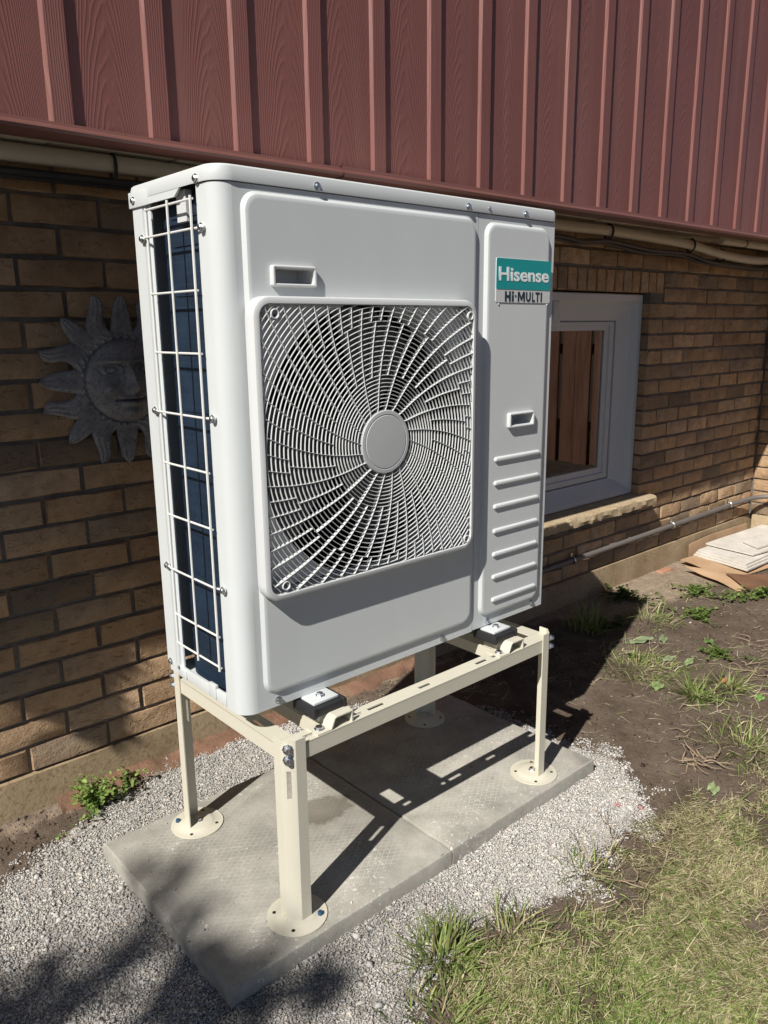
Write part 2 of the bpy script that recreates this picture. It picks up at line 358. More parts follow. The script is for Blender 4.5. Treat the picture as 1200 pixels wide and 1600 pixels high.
def build_ground():
    def axis(a, b, step, lo, hi):
        c = list(np.arange(a, b+1e-6, step)); s = step; x = c[0]
        L = []
        while x > lo: s *= 1.35; x -= s; L.append(x)
        R = []; s = step; x = c[-1]
        while x < hi: s *= 1.35; x += s; R.append(x)
        return np.array(L[::-1]+c+R)
    xs = axis(-1.3, 4.3, .028, -160, 160); ys = axis(-1.4, .80, .028, -160, 160)
    X, Y = np.meshgrid(xs, ys); x, y = X.ravel(), Y.ravel(); z = gz(x, y)
    far = (np.abs(x) > 6) | (np.abs(y) > 4); z = np.where(far, -.045, z)
    nx, ny = len(xs), len(ys); i = np.arange(nx*ny).reshape(ny, nx)
    F = np.stack([i[:-1,:-1], i[:-1,1:], i[1:,1:], i[1:,:-1]], -1).reshape(-1, 4)
    P = np.c_[x, y]; g = np.clip(.5+sdist(P, GRAV)/.09, 0, 1)
    g = np.where(np.abs(x) > 1.4, 0, g)
    dry = np.clip((x-1.9)/.4, 0, 1)*np.clip((y-.36-.10*np.clip(2.9-x, 0, .6))/.12, 0, 1) + .75*np.clip(1-np.abs(y+.9)/.75, 0, 1)*0.4
    dry = np.clip(dry+.5*np.clip((y-.6)/.1, 0, 1), 0, 1)
    o = bulk('ground', np.c_[x, y, z], F, None, M_ground, smooth=True)
    at = o.data.color_attributes.new('zone', 'FLOAT_COLOR', 'POINT'); at.data.foreach_set('color', np.c_[g, dry, dry*0, dry*0+1].astype(np.float32).ravel())
    tag(o, kind='structure')
build_ground()

# ================================================================== BRICK WALLS
YW = .757; PZ = .0721; Z0 = .0765; PX = .2105; JT = .010
OPEN = (1.55, 2.73, .345, 1.345); SOLD = (1.44, 2.845, 1.345, Z0+19*PZ)
def brick_meshes(n, L=PX-JT, H=PZ-JT, D=.09):
    out = []
    for k in range(n):
        m = MB(); b = .0035
        j = lambda s=.0024: random.uniform(-s, s)
        fr = [(b+j(), 0+j(), b+j()), (L*.33, j(.002), b*.7+j()), (L*.66, j(.002), b*.7+j()), (L-b+j(), j(), b+j()), (L-b+j(), j(), H-b+j()), (L*.66, j(.002), H-b*.7+j()), (L*.33, j(.002), H-b*.7+j()), (b+j(), j(), H-b+j())]
        ed = [(0, b, 0), (L*.33, b, j()), (L*.66, b, j()), (L, b, 0), (L, b, H), (L*.66, b, H+j()), (L*.33, b, H+j()), (0, b, H)]
        ba = [(x, D, z) for x, _, z in ed]
        m.loops([ba, ed, fr]); o = len(m.v)-8
        m.f += [(o, o+1, o+6, o+7), (o+1, o+2, o+5, o+6), (o+2, o+3, o+4, o+5)]
        out.append(m.mesh('brick', M_brick, smooth=50))
    return out
BM = brick_meshes(14)
def px_of(P):
    d = Vector(P)-CAM; q = d.dot(fwd); return (600+1228.4*d.dot(r2)/q, 800-1228.4*d.dot(u2)/q, q)
def build_wall():
    w = thing('brick_wall', 'long tan brick wall in shade behind the white heat pump, with low window', 'wall', (1.5, YW, -.05))
    m = MB(); y0 = YW+.008
    for x0, x1, z0, z1 in ((-2, OPEN[0]+.006, Z0, 1.62), (OPEN[1]-.0+.008, 4.04, Z0, 1.62), (OPEN[0]+.006, OPEN[1]+.008, Z0, OPEN[2]+.0), (OPEN[0]+.006, OPEN[1]+.008, OPEN[3]+.006, 1.62)):
        m.box((x0, y0, z0), (x1, YW+.13, z1))
    m.build('mortar_bed', M_mortar, w, smooth=0)
    pieces = []
    for k in range(0, 22):
        z = Z0+k*PZ+JT/2
        if z > 1.60: break
        x = (.119 if k % 2 else .0137)-PX*11 + JT/2
        carry = None
        while x < 4.02:
            a, b = x, min(x+PX-JT, 4.028); x += PX
            if b < -1.6: continue
            if carry is not None: a = carry; carry = None
            segs = [(a, b)]
            zc = z+PZ/2
            for (ox0, ox1, oz0, oz1) in (OPEN, SOLD):
                if oz0-.02 < zc-.0 < oz1 + .0 or (oz0 < z+PZ-JT-.012 and z+.012 < oz1):
                    ns = []
                    for s0, s1 in segs:
                        if s1 < ox0 or s0 > ox1: ns.append((s0, s1)); continue
                        if s0 < ox0: ns.append((s0, ox0-(JT if ox0 != OPEN[0] else 0)))
                        if s1 > ox1: ns.append((ox1+(JT if ox1 != OPEN[1] else 0), s1))
                    segs = ns
            for s0, s1 in segs:
                if s1-s0 < .07 and s0 in (OPEN[1], SOLD[1]+JT): carry = s0; continue
                if s1-s0 > .018: pieces.append((s0, z, s1-s0))
    vis, rest = [], []
    for (x, z, L) in pieces:
        u, v, q = px_of((x+L/2, YW, z+.03))
        hid = (240 < u < 850 and 280 < v < 1010) or u < -90 or u > 1230 or (x < 1.9 and x > .3 and z > .35)
        hid = hid or z > 1.56
        (rest if hid else vis).append((x, z, L, q))
    vis.sort(key=lambda t: t[3]*1.0/(t[2]+.05)); rest += vis[300:]; vis = vis[:300]
    for x, z, L, q in vis:
        inst('brick', random.choice(BM), w, (x, YW+random.uniform(-.002, .002), z), (random.uniform(-.006, .006), random.uniform(-.006, .006), random.uniform(-.006, .006)), (L/(PX-JT), 1, 1))
    m = MB()
    for x, z, L, q in rest:
        me = random.choice(BM); sx = L/(PX-JT)
        m.add([(x+v.co.x*sx, YW+v.co.y, z+v.co.z) for v in me.vertices], [tuple(p.vertices) for p in me.polygons])
    tag(m.build('far_bricks', M_brick, w, smooth=50), kind='stuff')
    # soldier course over the window
    sm = brick_meshes(4, SOLD[3]-SOLD[2]-JT, .060)
    n = int((SOLD[1]-SOLD[0])/.0702)
    for i in range(n):
        x = SOLD[0]+i*.0702+.065
        if x < 1.86: continue
        inst('soldier_brick', random.choice(sm), w, (x, YW+random.uniform(-.002, .002), SOLD[2]+.003), (0, -PI/2, 0))
    # foundation, footing
    m = MB(); n = 60; L0, L1, L2, L3 = [], [], [], []
    for i in range(n+1):
        x = -2+6.05*i/n; w1 = .006*(vnoise(x, 0, 3, 5)-.5)
        L0.append((x, YW+.02, Z0)); L1.append((x, YW-.006+w1*.3, Z0-.004)); L2.append((x, YW-.012+w1, .01)); L3.append((x, YW-.016+w1, -.14))
    m.loops([L0, L1, L2, L3], closed=False).build('foundation', M_found, w, smooth=60)
    m = MB(); L = [[] for _ in range(5)]; n = 110
    for i in range(n+1):
        x = -.15+1.35*i/n; e = (vnoise(x, .3, 7, 6)-.5)*.035+(vnoise(x, .3, 40, 8)-.5)*.014
        for k, (yy, zz) in enumerate(((YW-.008, -.004+e*.6), (YW-.022+e*.3, -.008+e*.5), (YW-.040+e, -.018+e*.4), (YW-.058+e*1.4, -.036), (YW-.068+e, -.09))): L[k].append((x, yy, zz))
    m.loops(L, closed=False).build('footing', M_footing, w, smooth=60)
    # stone sill
    m = MB(); n = 90; x0, x1 = 1.40, 2.795; Lp = []
    prof = [(.80, .388), (.752, .386), (.704, .382), (.695, .374), (.694, .356), (.697, .338), (.712, .331), (.80, .331)]
    for k, (yy, zz) in enumerate(prof):
        row = []
        for i in range(n+1):
            x = x0+(x1-x0)*i/n; e = 0
            if 2 <= k <= 5: e = (vnoise(x, k*.7, 70, 4)-.5)*.013+(vnoise(x, k*1.3, 25, 7)-.5)*.010
            row.append((x, yy+e, zz+(e*.25 if 2 <= k <= 5 else 0)))
        Lp.append(row)
    m.loops(Lp, closed=False); nn = n+1
    m.f.append(tuple(k*nn+n for k in range(8))); m.f.append(tuple(k*nn for k in range(7, -1, -1)))
    m.build('window_sill', M_sill, w, smooth=25)
    return w
build_wall()

def build_return():
    XR = 4.03
    w = thing('side_brick_wall', 'sunlit side brick wall meeting the long wall at the far right corner', 'wall', (XR, .4, -.05))
    y_end = .20
    MB().box((XR+.008, y_end+.02, Z0), (XR+.3, YW+.02, 1.62)).build('mortar_bed', M_mortar, w, smooth=0)
    MB().box((XR-.012, y_end, -.14), (XR+.3, YW-.02, Z0)).build('foundation', M_sill, w, smooth=0)
    for k in range(21):
        z = Z0+k*PZ+JT/2; y = YW-(0 if k % 2 else PX/2)-.01
        segs = []
        a = YW-.006; first = PX-JT if k % 2 else PX/2-JT
        while a > y_end+.03:
            L = min(first, a-y_end); segs.append((a, L)); a -= L+JT; first = PX-JT
        for a, L in segs:
            inst('brick', random.choice(BM), w, (XR+random.uniform(-.002, .002), a, z), (0, 0, -PI/2), (L/(PX-JT), 1, 1))
    return w
build_return()

# ================================================================== UPPER SIDING WALL
YS = .35
def build_siding():
    w = thing('siding_wall', 'burgundy wood-grain board and batten metal siding overhanging the brick wall', 'wall', (1.5, YS, 1.56))
    zb, zt = 1.570, 3.7; P = .1975; x0 = -.136-P*7
    bw = .050; h = .009
    me_p = MB().box((0-.0745, 0, 0), (.0745, .01, zt-zb)).mesh('siding_panel', M_siding, smooth=0)
    prof = [(-.0260, .002), (-.0208, -.0078), (-.0190, -h), (.0185, -h), (.0205, -.0078), (.0250, .002)]
    m = MB(); m.loops([[(x, y, 0) for x, y in prof], [(x, y, zt-zb) for x, y in prof]], closed=False)
    me_b = m.mesh('siding_batten', M_batten, smooth=30)
    n = 31
    for i in range(n):
        xb = x0+i*P+.026
        inst('siding_batten', me_b, w, (xb, YS, zb+.002))
        if xb+P < 4.6: inst('siding_panel', me_p, w, (xb+P/2, YS, zb+.001))
    X0, X1 = x0-.02, x0+n*P
    MB().box((X0, YS+.012, zb), (X1, YS+.10, zt)).build('wall_backing', M_trim, w, smooth=0)
    # drip trim in two lengths with a lap
    for a, b, d in ((X0, .57, 0), (.55, X1, .0025)):
        pr = [(.362, 1.580+d), (.338-d, 1.580+d), (.336-d, 1.574), (.331-d, 1.571), (.328-d, 1.566), (.330-d, 1.5605-d), (.338, 1.558-d), (.372, 1.558-d), (.372, 1.563)]
        m = MB(); N = 40
        m.loops([[(a+(b-a)*i/N, y+.002*(vnoise(a+(b-a)*i/N, 2, 4, 3)-.5), z+.002*(vnoise(a+(b-a)*i/N, 1, 3, 9)-.5)) for y, z in pr] for i in range(N+1)], closed=False)
        m.build('drip_trim', M_trim, w, smooth=30)
    # soffit panels
    for i in range(21):
        a = X0+i*.3
        MB().box((a+.003, .372, 1.603+.002*(i % 2)), (a+.297, YW+.02, 1.615)).build('soffit_panel', M_soffit, w, smooth=0)
    MB().box((X0, .372, 1.618), (X1, YW+.3, 1.66)).build('soffit_backing', M_dark, w, smooth=0)
    return w
build_siding()

# ================================================================== BASEMENT WINDOW
def build_window():
    w = thing('window', 'white framed basement window set low in the brick wall', 'window', (2.14, .8, .386))
    R = lambda x0, x1, z0, z1, y: rrect(x0, x1, z0, z1, .002, y, 1)
    x0, x1, zb, zt = 1.556, 2.728, .390, 1.340
    m = MB(); m.loops([R(x0, x1, zb, zt, .87), R(x0, x1, zb, zt, .800), R(x0+.004, x1-.004, zb+.004, zt-.004, .796), R(x0+.028, x1-.028, zb+.02, zt-.028, .798),
                       R(x0+.055, x1-.055, zb+.05, zt-.05, .822), R(x0+.11, x1-.11, zb+.078, zt-.10, .842), R(x0+.138, x1-.138, zb+.086, zt-.117, .846), R(x0+.14, x1-.14, zb+.088, zt-.119, .875)])
    m.build('casing', M_winwhite, w, smooth=20)
    m = MB(); m.loops([R(x0+.141, x1-.141, zb+.089, zt-.120, .90), R(x0+.141, x1-.141, zb+.089, zt-.120, .856), R(x0+.146, x1-.146, zb+.094, zt-.124, .852), R(x0+.176, x1-.176, zb+.116, zt-.138, .852),
                       R(x0+.180, x1-.180, zb+.120, zt-.141, .860), R(x0+.206, x1-.206, zb+.146, zt-.160, .862), R(x0+.208, x1-.208, zb+.148, zt-.162, .90)])
    m.build('sash', M_winwhite, w, smooth=20)
    MB().box((x0+.2, .868, zb+.14), (x1-.2, .873, zt-.155)).build('glass_pane', M_glass, w, smooth=0)
    m = MB(); m.box((2.045, .802, 1.235), (2.085, .842, 1.305), .006); m.box((2.038, .806, 1.195), (2.10, .846, 1.25), .006); m.build('latch_cover', M_winwhite, w)
    c = MB()
    for k in range(16):
        for dx in (0, .03): c.lathe([(.0, -.005), (.004, -.003), (.0055, 0), (.004, .003), (0, .005)], (2.43+dx, .915, .60+k*.037), n=6)
    for dx in (0, .03): c.tube([(2.43+dx, .915, .56), (2.43+dx, .915, 1.2)], .0012, 5)
    c.build('bead_chain', M_winwhite, w)
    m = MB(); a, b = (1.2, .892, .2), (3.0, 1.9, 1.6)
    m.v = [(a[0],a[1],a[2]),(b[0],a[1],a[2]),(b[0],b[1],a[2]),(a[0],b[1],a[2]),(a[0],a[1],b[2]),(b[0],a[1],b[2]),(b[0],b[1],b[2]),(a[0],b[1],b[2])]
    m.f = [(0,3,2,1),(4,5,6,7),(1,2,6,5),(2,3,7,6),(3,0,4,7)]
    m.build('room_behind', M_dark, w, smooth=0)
build_window()

# ================================================================== HEAT PUMP
UW, UD, UZ, UT = .95, .316, .455, 1.478
def plate(outer, holes):
    bm = bmesh.new(); ed = []
    for lp in [outer]+holes:
        vs = [bm.verts.new(p) for p in lp]; ed += [bm.edges.new((vs[i], vs[(i+1) % len(vs)])) for i in range(len(vs))]
    bmesh.ops.triangle_fill(bm, use_beauty=True, edges=ed); bm.verts.index_update()
    r = ([tuple(v.co) for v in bm.verts], [[v.index for v in f.verts] for f in bm.faces]); bm.free(); return r
H1 = (.100, .200, 1.277, 1.315); H2 = (.775, .873, .959, .996)
def hole(h, y=-.008): return rrect(h[0]+.004, h[1]-.004, h[2]+.004, h[3]-.004, .003, y, 2)
def screw_mesh(name, r=.0055, mat=M_zinc):
    m = MB(); m.lathe([(r*1.5, 0), (r*1.5, .0012), (r*1.05, .0014), (r*1.05, .0042), (r*.8, .0055)], (0, 0, 0), (0, -1, 0), 8); m.box((-.0006-r*.5, -.0059, -.0006), (r*.5, -.0052, .0006))
    return m.mesh(name, mat, smooth=40)
def build_unit():
    u = thing('heat_pump', 'tall white outdoor heat pump unit with square fan grille on cream stand', 'heat pump', (UW/2, UD/2, UZ))
    scr = screw_mesh('screw')
    # --- front panel with raised field and square fan opening
    F = (.049, .659, .484, 1.4385); H = (.064, .616, .706, 1.248)
    m = MB(); m.loops([rrect(.034, .667, UZ, 1.449, .0006, .012), rrect(.034, .667, UZ, 1.449, .0006, 0), rrect(F[0], F[1], F[2], F[3], .032, 0),
        rrect(F[0]+.002, F[1]-.002, F[2]+.002, F[3]-.002, .031, -.002), rrect(F[0]+.006, F[1]-.006, F[2]+.006, F[3]-.006, .028, -.0068), rrect(F[0]+.009, F[1]-.009, F[2]+.009, F[3]-.009, .026, -.0078), rrect(F[0]+.013, F[1]-.013, F[2]+.013, F[3]-.013, .023, -.008)])
    m.loops([rrect(*H, .03, -.008), rrect(*H, .03, .020)]); m.add(*plate(rrect(F[0]+.013, F[1]-.013, F[2]+.013, F[3]-.013, .023, -.008), [rrect(*H, .03, -.008), hole(H1)]))
    # wrapped front-left corner and side strip
    r = .034; arc = [(0, .062), (0, r)]+[(r-r*math.cos(math.radians(a)), r-r*math.sin(math.radians(a))) for a in range(9, 90, 9)]+[(r, 0)]
    arc = [(.012, .064), (.002, .064)]+arc
    m.loops([[(x, y, UZ) for x, y in arc], [(x, y, 1.449) for x, y in arc]], closed=False)
    m.build('front_panel', M_white, u, smooth=28)
    # --- service panel
    G = (.689, .927, .484, 1.434); x0, x1 = .669, UW
    m = MB(); m.loops([rrect(x0, x1, UZ+.002, 1.449, .0012, .014), rrect(x0, x1, UZ+.002, 1.449, .0012, .0005), rrect(*G, .030, .0005),
        rrect(G[0]+.002, G[1]-.002, G[2]+.002, G[3]-.002, .029, -.002), rrect(G[0]+.006, G[1]-.006, G[2]+.006, G[3]-.006, .026, -.0068), rrect(G[0]+.009, G[1]-.009, G[2]+.009, G[3]-.009, .024, -.0078), rrect(G[0]+.012, G[1]-.012, G[2]+.012, G[3]-.012, .021, -.008)]); m.add(*plate(rrect(G[0]+.012, G[1]-.012, G[2]+.012, G[3]-.012, .021, -.008), [hole(H2)]))
    sp = m.build('service_panel', M_white, u, smooth=28)
    for i, z in enumerate((.886, .8265, .7675, .705, .6445, .585, .5245)):
        m = MB(); a = (.729, .908, z-.0075, z+.0065)
        m.loops([rrect(*a, .0069, -.0075), rrect(a[0]+.0012, a[1]-.0012, a[2]+.0012, a[3]-.0012, .0057, -.0105), rrect(a[0]+.003, a[1]-.003, a[2]+.003, a[3]-.003, .0039, -.0128), rrect(a[0]+.005, a[1]-.005, a[2]+.005, a[3]-.005, .0019, -.0134)], False, True)
        m.build('rib', M_white, sp, smooth=50)
    def handle(x0, x1, z0, z1, name='handle_recess', par=u):
        m = MB(); e = .012
        m.loops([rrect(x0, x1, z0, z1, .005, -.0078), rrect(x0, x1, z0, z1, .005, -.015), rrect(x0+.002, x1-.002, z0+.002, z1-.002, .004, -.0172), rrect(x0+.005, x1-.005, z0+.004, z1-.004, .003, -.0172),
                 rrect(x0+.007, x1-.007, z0+.006, z1-.006, .003, -.0155), rrect(x0+.0075, x1-.0075, z0+.0065, z1-.0065, .003, -.004), rrect(x0+.010, x1-.010, z0+.009, z1-.0068, .003, .034)], False, True)
        return m.build(name, M_white2, par, smooth=35)
    handle(*H1); handle(*H2, par=sp)
    # --- lid
    def lid_loop(o, z, n=8):
        P = []; r = .036+o
        for cx, cy, a, rr in ((UW+o-.012, UD+o-.012, 0, .012), (0-o+.012, UD+o-.012, 90, .012), (r-o, r-o, 180, r), (UW+o-r*.35, -o+r*.35, 270, r*.35)):
            for k in range(n+1): t = math.radians(a+90*k/n); P.append((cx+rr*math.cos(t), cy+rr*math.sin(t), z))
        return P
    m = MB(); m.loops([lid_loop(.0, 1.4505), lid_loop(.0035, 1.4505), lid_loop(.004, 1.452), lid_loop(.004, 1.468), lid_loop(.0025, 1.4745), lid_loop(-.001, 1.4775), lid_loop(-.006, 1.4785), lid_loop(-.03, 1.4785)], False, True)
    # stepped flange at the coil side
    m.prism([(.07, 1.4495), (.115, 1.4495), (.135, 1.437), (.245, 1.437), (.262, 1.4495)][::-1], lambda y, z: (-.0042, y, z), lambda y, z: (.0, y, z))
    m.box((-.0055, .238, 1.436), (-.001, UD+.004, 1.4655), .001)
    lid = m.build('lid', M_white, u, smooth=28)
    for x in (.215, .63, .83): inst('screw', scr, lid, (x, -.004, 1.459))
    inst('screw', scr, lid, (.70, -.004, 1.4615), scale=(.55, .55, .55))
    for y, z in ((.052, 1.457), (.300, 1.449)): inst('screw', scr, lid, (-.0045, y, z), (0, 0, -PI/2))
    # --- rear corner post (folded sheet) with fixing seam
    m = MB(); pr = [(.009, .250), (.006, .250), (.004, .252), (.004, .258), (-.001, .259), (-.001, .266), (.002, .267), (.002, .271), (-.0015, .272), (-.0015, UD-.003), (.002, UD), (.95, UD)]
    m.loops([[(x, y, UZ+.018) for x, y in pr], [(x, y, 1.449) for x, y in pr]], closed=False)
    post = m.build('corner_post', M_white, u, smooth=25)
    inst('screw', scr, post, (-.0015, .298, .482), (0, 0, -PI/2))
    MB().box((-.0012, .283, .53), (.001, .2865, 1.38), .0004).build('pressed_seam', M_white, post)
    MB().box((UW-.002, .014, UZ), (UW, UD, 1.449)).build('side_panel', M_white, u, smooth=0)
    # --- base pan
    m = MB(); m.box((.004, .03, UZ+.0006), (UW-.004, UD-.002, UZ+.012)); m.box((-.001, .064, UZ+.003), (.006, .27, UZ+.028), .0015)
    m.box((-.004, .10, UZ+.006), (.004, .128, UZ+.036), .002); m.box((-.004, .225, UZ+.008), (.004, .25, UZ+.026), .001)
    m.build('base_pan', M_white, u, smooth=30)
    # --- coil (bent at the back corner) behind the side opening
    m = MB(); pr = [(.022, .055), (.022, .215)]+[(.022+.07-.07*math.cos(math.radians(a)), .215+.07*math.sin(math.radians(a))) for a in range(10, 91, 10)]+[(.6, .285)]
    m.loops([[(x, y, UZ+.013) for x, y in pr], [(x, y, 1.44) for x, y in pr]], closed=False)
    coil = m.build('coil', M_coil, u, smooth=50)
    for z in (.60, .71, .82, .94, 1.05, 1.16, 1.27, 1.36, 1.41):
        MB().tube([(.0205, .07, z-.004), (.0205, .19, z-.004), (.0245, .226, z-.001), (.034, .25, z+.01)], .0009, 5).build('coil_seam', M_coil, coil)
    MB().box((.008, .115, 1.395), (.02, .150, 1.449)).build('coil_bracket', M_white2, coil, smooth=0)
    # --- wire guard
    def bulge(y): return -.010
    zs = {1.425: 0, 1.376: 1, 1.271: 0, 1.160: 0, 1.043: 1, .940: 0, .831: 0, .712: 1, .612: 0, .546: 0}
    yl, ym, yr = .243, .146, .060
    for y, a, b in ((yl, .546, 1.425), (ym, .536, 1.432), (yr, .540, 1.430)):
        MB().tube([(-.0135 if y != yl else -.008, y, a), (-.0135 if y != yl else -.008, y, b)], .0024, 7).build('guard_wire', M_wire, u)
    for z, long in zs.items():
        if long:
            MB().tube([(-.004, .272, z), (-.006, .262, z), (-.0095, .246, z), (-.0100, .07, z), (-.006, .052, z), (-.004, .042, z)], .0022, 7).build('guard_wire', M_wire, u)
            for y in (.272, .041):
                MB().lathe([(.0065, -.0015), (.008, 0), (.0065, .0015)], (-.004, y, z), (-1, 0, 0), 12).build('guard_eyelet', M_wire, u)
                inst('screw', scr, u, (-.0056, y, z), (0, 0, -PI/2))
        else:
            MB().tube([(-.0085, yl+.002, z), (-.0100, yl-.02, z), (-.0100, yr-.002, z)], .0022, 7).build('guard_wire', M_wire, u)
    # --- panel screws
    for x, y, z in ((.082, 0, .4685), (.560, 0, .4685), (.725, 0, .4685), (.905, .0, .474)): inst('screw', scr, u, (x, y, z))
    # --- fan cavity: plate with round orifice, bell mouth, motor, blades
    cx, cz = .350, .972; N = 72; RO = .286
    ANG = [2*PI*k/96+PI/4 for k in range(96)]
    def sqp(a):
        c_, s_ = math.cos(a), math.sin(a); k = min((.6155-cx)/c_ if c_ > 1e-6 else (.0645-cx)/c_ if c_ < -1e-6 else 9, (1.2475-cz)/s_ if s_ > 1e-6 else (.7085-cz)/s_ if s_ < -1e-6 else 9)
        return (cx+k*c_, -.0065, cz+k*s_)
    sq = [sqp(a) for a in ANG]
    C = lambda r, y: [(max(.0650, min(.6150, cx+r*math.cos(a))), y, max(.7090, min(1.2470, cz+r*math.sin(a)))) for a in ANG]
    m = MB(); m.loops([sq, C(RO+.004, -.0065), C(RO+.001, -.0055), C(RO-.001, -.001), C(RO-.001, .07)]); m.build('bell_mouth', M_white2, u, smooth=30)
    MB().loops([C(RO+.004, .0), C(RO+.004, .24)], False, True).build('fan_chamber', M_dark, u, smooth=30)
    fan = MB().lathe([(.0, .028), (.05, .03), (.062, .04), (.065, .11)], (cx, 0, cz), (0, 1, 0), 28).build('fan_hub', M_fan, u, smooth=40)
    for b in range(3):
        a0 = b*2*PI/3+.5; L = []
        for i in range(9):
            r = .06+.215*i/8; row = []
            for k in range(8):
                s = k/7; ang = a0+.25*(i/8)+s*(1.25-.15*i/8); y = .105-.065*s+.01*math.sin(PI*s)
                row.append((cx+r*math.cos(ang), y, cz+r*math.sin(ang)))
            L.append(row)
        MB().loops(L, closed=False).build('fan_blade', M_fan, u, smooth=60)
    # --- grille
    g0, g1, h0, h1 = .041, .629, .690, 1.260; YF = -.038
    m = MB(); t = .0125
    m.loops([rrect(g0+t, g1-t, h0+t, h1-t, .024, -.012), rrect(g0+.002, g1-.002, h0+.002, h1-.002, .035, -.0075), rrect(g0, g1, h0, h1, .036, -.012), rrect(g0, g1, h0, h1, .036, YF+.007), rrect(g0+.002, g1-.002, h0+.002, h1-.002, .034, YF+.002), rrect(g0+.006, g1-.006, h0+.006, h1-.006, .030, YF),
             rrect(g0+t, g1-t, h0+t, h1-t, .024, YF), rrect(g0+t+.001, g1-t-.001, h0+t+.001, h1-t-.001, .023, YF+.003), rrect(g0+t+.001, g1-t-.001, h0+t+.001, h1-t-.001, .023, -.012)])
    fr = m.build('grille_frame', M_white2, u, smooth=28)
    gx, gz_ = .350, .972; IX0, IX1, IZ0, IZ1 = g0+t, g1-t, h0+t, h1-t
    def inside(x, z): return IX0 < x < IX1 and IZ0 < z < IZ1 and not corner_out(x, z)
    def corner_out(x, z):
        rc = .022
        for sx, ex in ((-1, IX0), (1, IX1)):
            for sz, ez in ((-1, IZ0), (1, IZ1)):
                dx = sx*(x-(ex-sx*rc)); dz = sz*(z-(ez-sz*rc))
                if dx > 0 and dz > 0 and dx*dx+dz*dz > rc*rc: return True
        return False
    radii = []; r = .0745
    while r < .40: radii.append(r); r += .0078 if r < .135 else .0097
    ya, yb, hw = YF+.002, YF+.0054, .00085
    for r in radii:
        n = 180; seg = []; segs = []
        for i in range(n+1):
            a = 2*PI*i/n; ok = inside(gx+r*math.cos(a), gz_+r*math.sin(a))
            if ok: seg.append(a)
            if (not ok or i == n) and seg:
                if len(seg) > 1: segs.append(seg)
                seg = []
        for sg in segs:
            q = lambda rr, y: [(gx+rr*math.cos(a), y, gz_+rr*math.sin(a)) for a in sg]
            m = MB(); m.loops([q(r-hw*.5, ya), q(r+hw*.5, ya), q(r+hw, ya+.0015), q(r+hw, yb), q(r-hw, yb), q(r-hw, ya+.0015), q(r-hw*.5, ya)], closed=False)
            m.build('grille_ring', M_white2, fr, smooth=40)
    def theta(r, t0): return t0-math.radians(27)*max(0, (r-.066)/.26)**.62
    spk = []
    for k in range(20):
        t0 = math.radians(17.5+18*k)
        spk.append((t0, .066, .42))
        spk.append((t0+math.radians(9), .1365, .2455))
        spk.append((t0+math.radians(6), .2455, .42)); spk.append((t0+math.radians(12), .2455, .42))
    for t0, ra, rb in spk:
        P = []; r = ra
        while r <= rb:
            a = theta(r, t0); x, z = gx+r*math.cos(a), gz_+r*math.sin(a)
            if r > .26 and not inside(x, z): break
            P.append((x, z)); r += .009
        if len(P) < 2: continue
        L = []
        for i, (x, z) in enumerate(P):
            x2, z2 = P[min(i+1, len(P)-1)]; x1, z1 = P[max(i-1, 0)]; d = math.hypot(x2-x1, z2-z1); nx, nz = -(z2-z1)/d*hw*.8, (x2-x1)/d*hw*.8
            L.append([(x-nx*.6, ya-.0008, z-nz*.6), (x+nx*.6, ya-.0008, z+nz*.6), (x+nx, yb+.005, z+nz), (x-nx, yb+.005, z-nz)])
        MB().loops(L, True, True).build('grille_spoke', M_white2, fr, smooth=30)
    MB().lathe([(.066, .0105), (.066, -.001), (.0645, -.0025), (.058, -.0028), (.0565, -.0018), (.0555, -.0018), (.0545, -.0030), (.03, -.0036), (.0, -.0038)], (gx, YF+.002, gz_), (0, 1, 0), 48).build('grille_hub', M_hub, fr, smooth=30)
    for x, z in ((.088, 1.229), (.606, 1.226), (.089, .719), (.603, .716)):
        m = MB(); q = lambda r, y: [(x+r*math.cos(2*PI*i/18), y, z+r*math.sin(2*PI*i/18)) for i in range(18)]
        m.loops([q(.0095, -.008), q(.0095, YF+.001), q(.008, YF), q(.0068, YF+.001), q(.0065, -.010)]); m.build('screw_boss', M_white2, fr, smooth=35)
    # --- badge
    m = MB(); m.loops([rrect(.7215, .9265, 1.2575, 1.3565, .004, -.0079), rrect(.7215, .9265, 1.2575, 1.3565, .004, -.0095)], False, True)
    bd = m.build('badge', M_silver, u, smooth=30)
    m = MB(); m.loops([rrect(.7215, .9270, 1.2875, 1.3565, .004, -.0094), rrect(.7215, .9270, 1.2875, 1.3565, .004, -.0102)], False, True); m.build('badge_field', M_teal, bd, smooth=30)
    def text(s, x0, x1, z0, z1, y, mat, off):
        cu = bpy.data.curves.new('lettering', 'FONT'); cu.body = s; cu.offset = off; cu.extrude = .01; cu.space_character = 1.02
        to = bpy.data.objects.new('lettering_tmp', cu); COL.objects.link(to); bpy.context.view_layer.update()
        me = bpy.data.meshes.new_from_object(to.evaluated_get(bpy.context.evaluated_depsgraph_get())); bpy.data.objects.remove(to)
        co = np.array([v.co for v in me.vertices]); a, b = co.min(0), co.max(0); me.materials.clear()
        k = (co-a)/(b-a+1e-9); o = ORG[bd.name]
        for v, q in zip(me.vertices, k): v.co = (x0+q[0]*(x1-x0)-o.x, y-.0006*q[2]-o.y, z0+q[1]*(z1-z0)-o.z)
        me.materials.append(mat); ob = bpy.data.objects.new('lettering', me); COL.objects.link(ob); ob.parent = bd; return ob
    text('Hisense', .7295, .9180, 1.3060, 1.3375, -.0103, M_letter, .021)
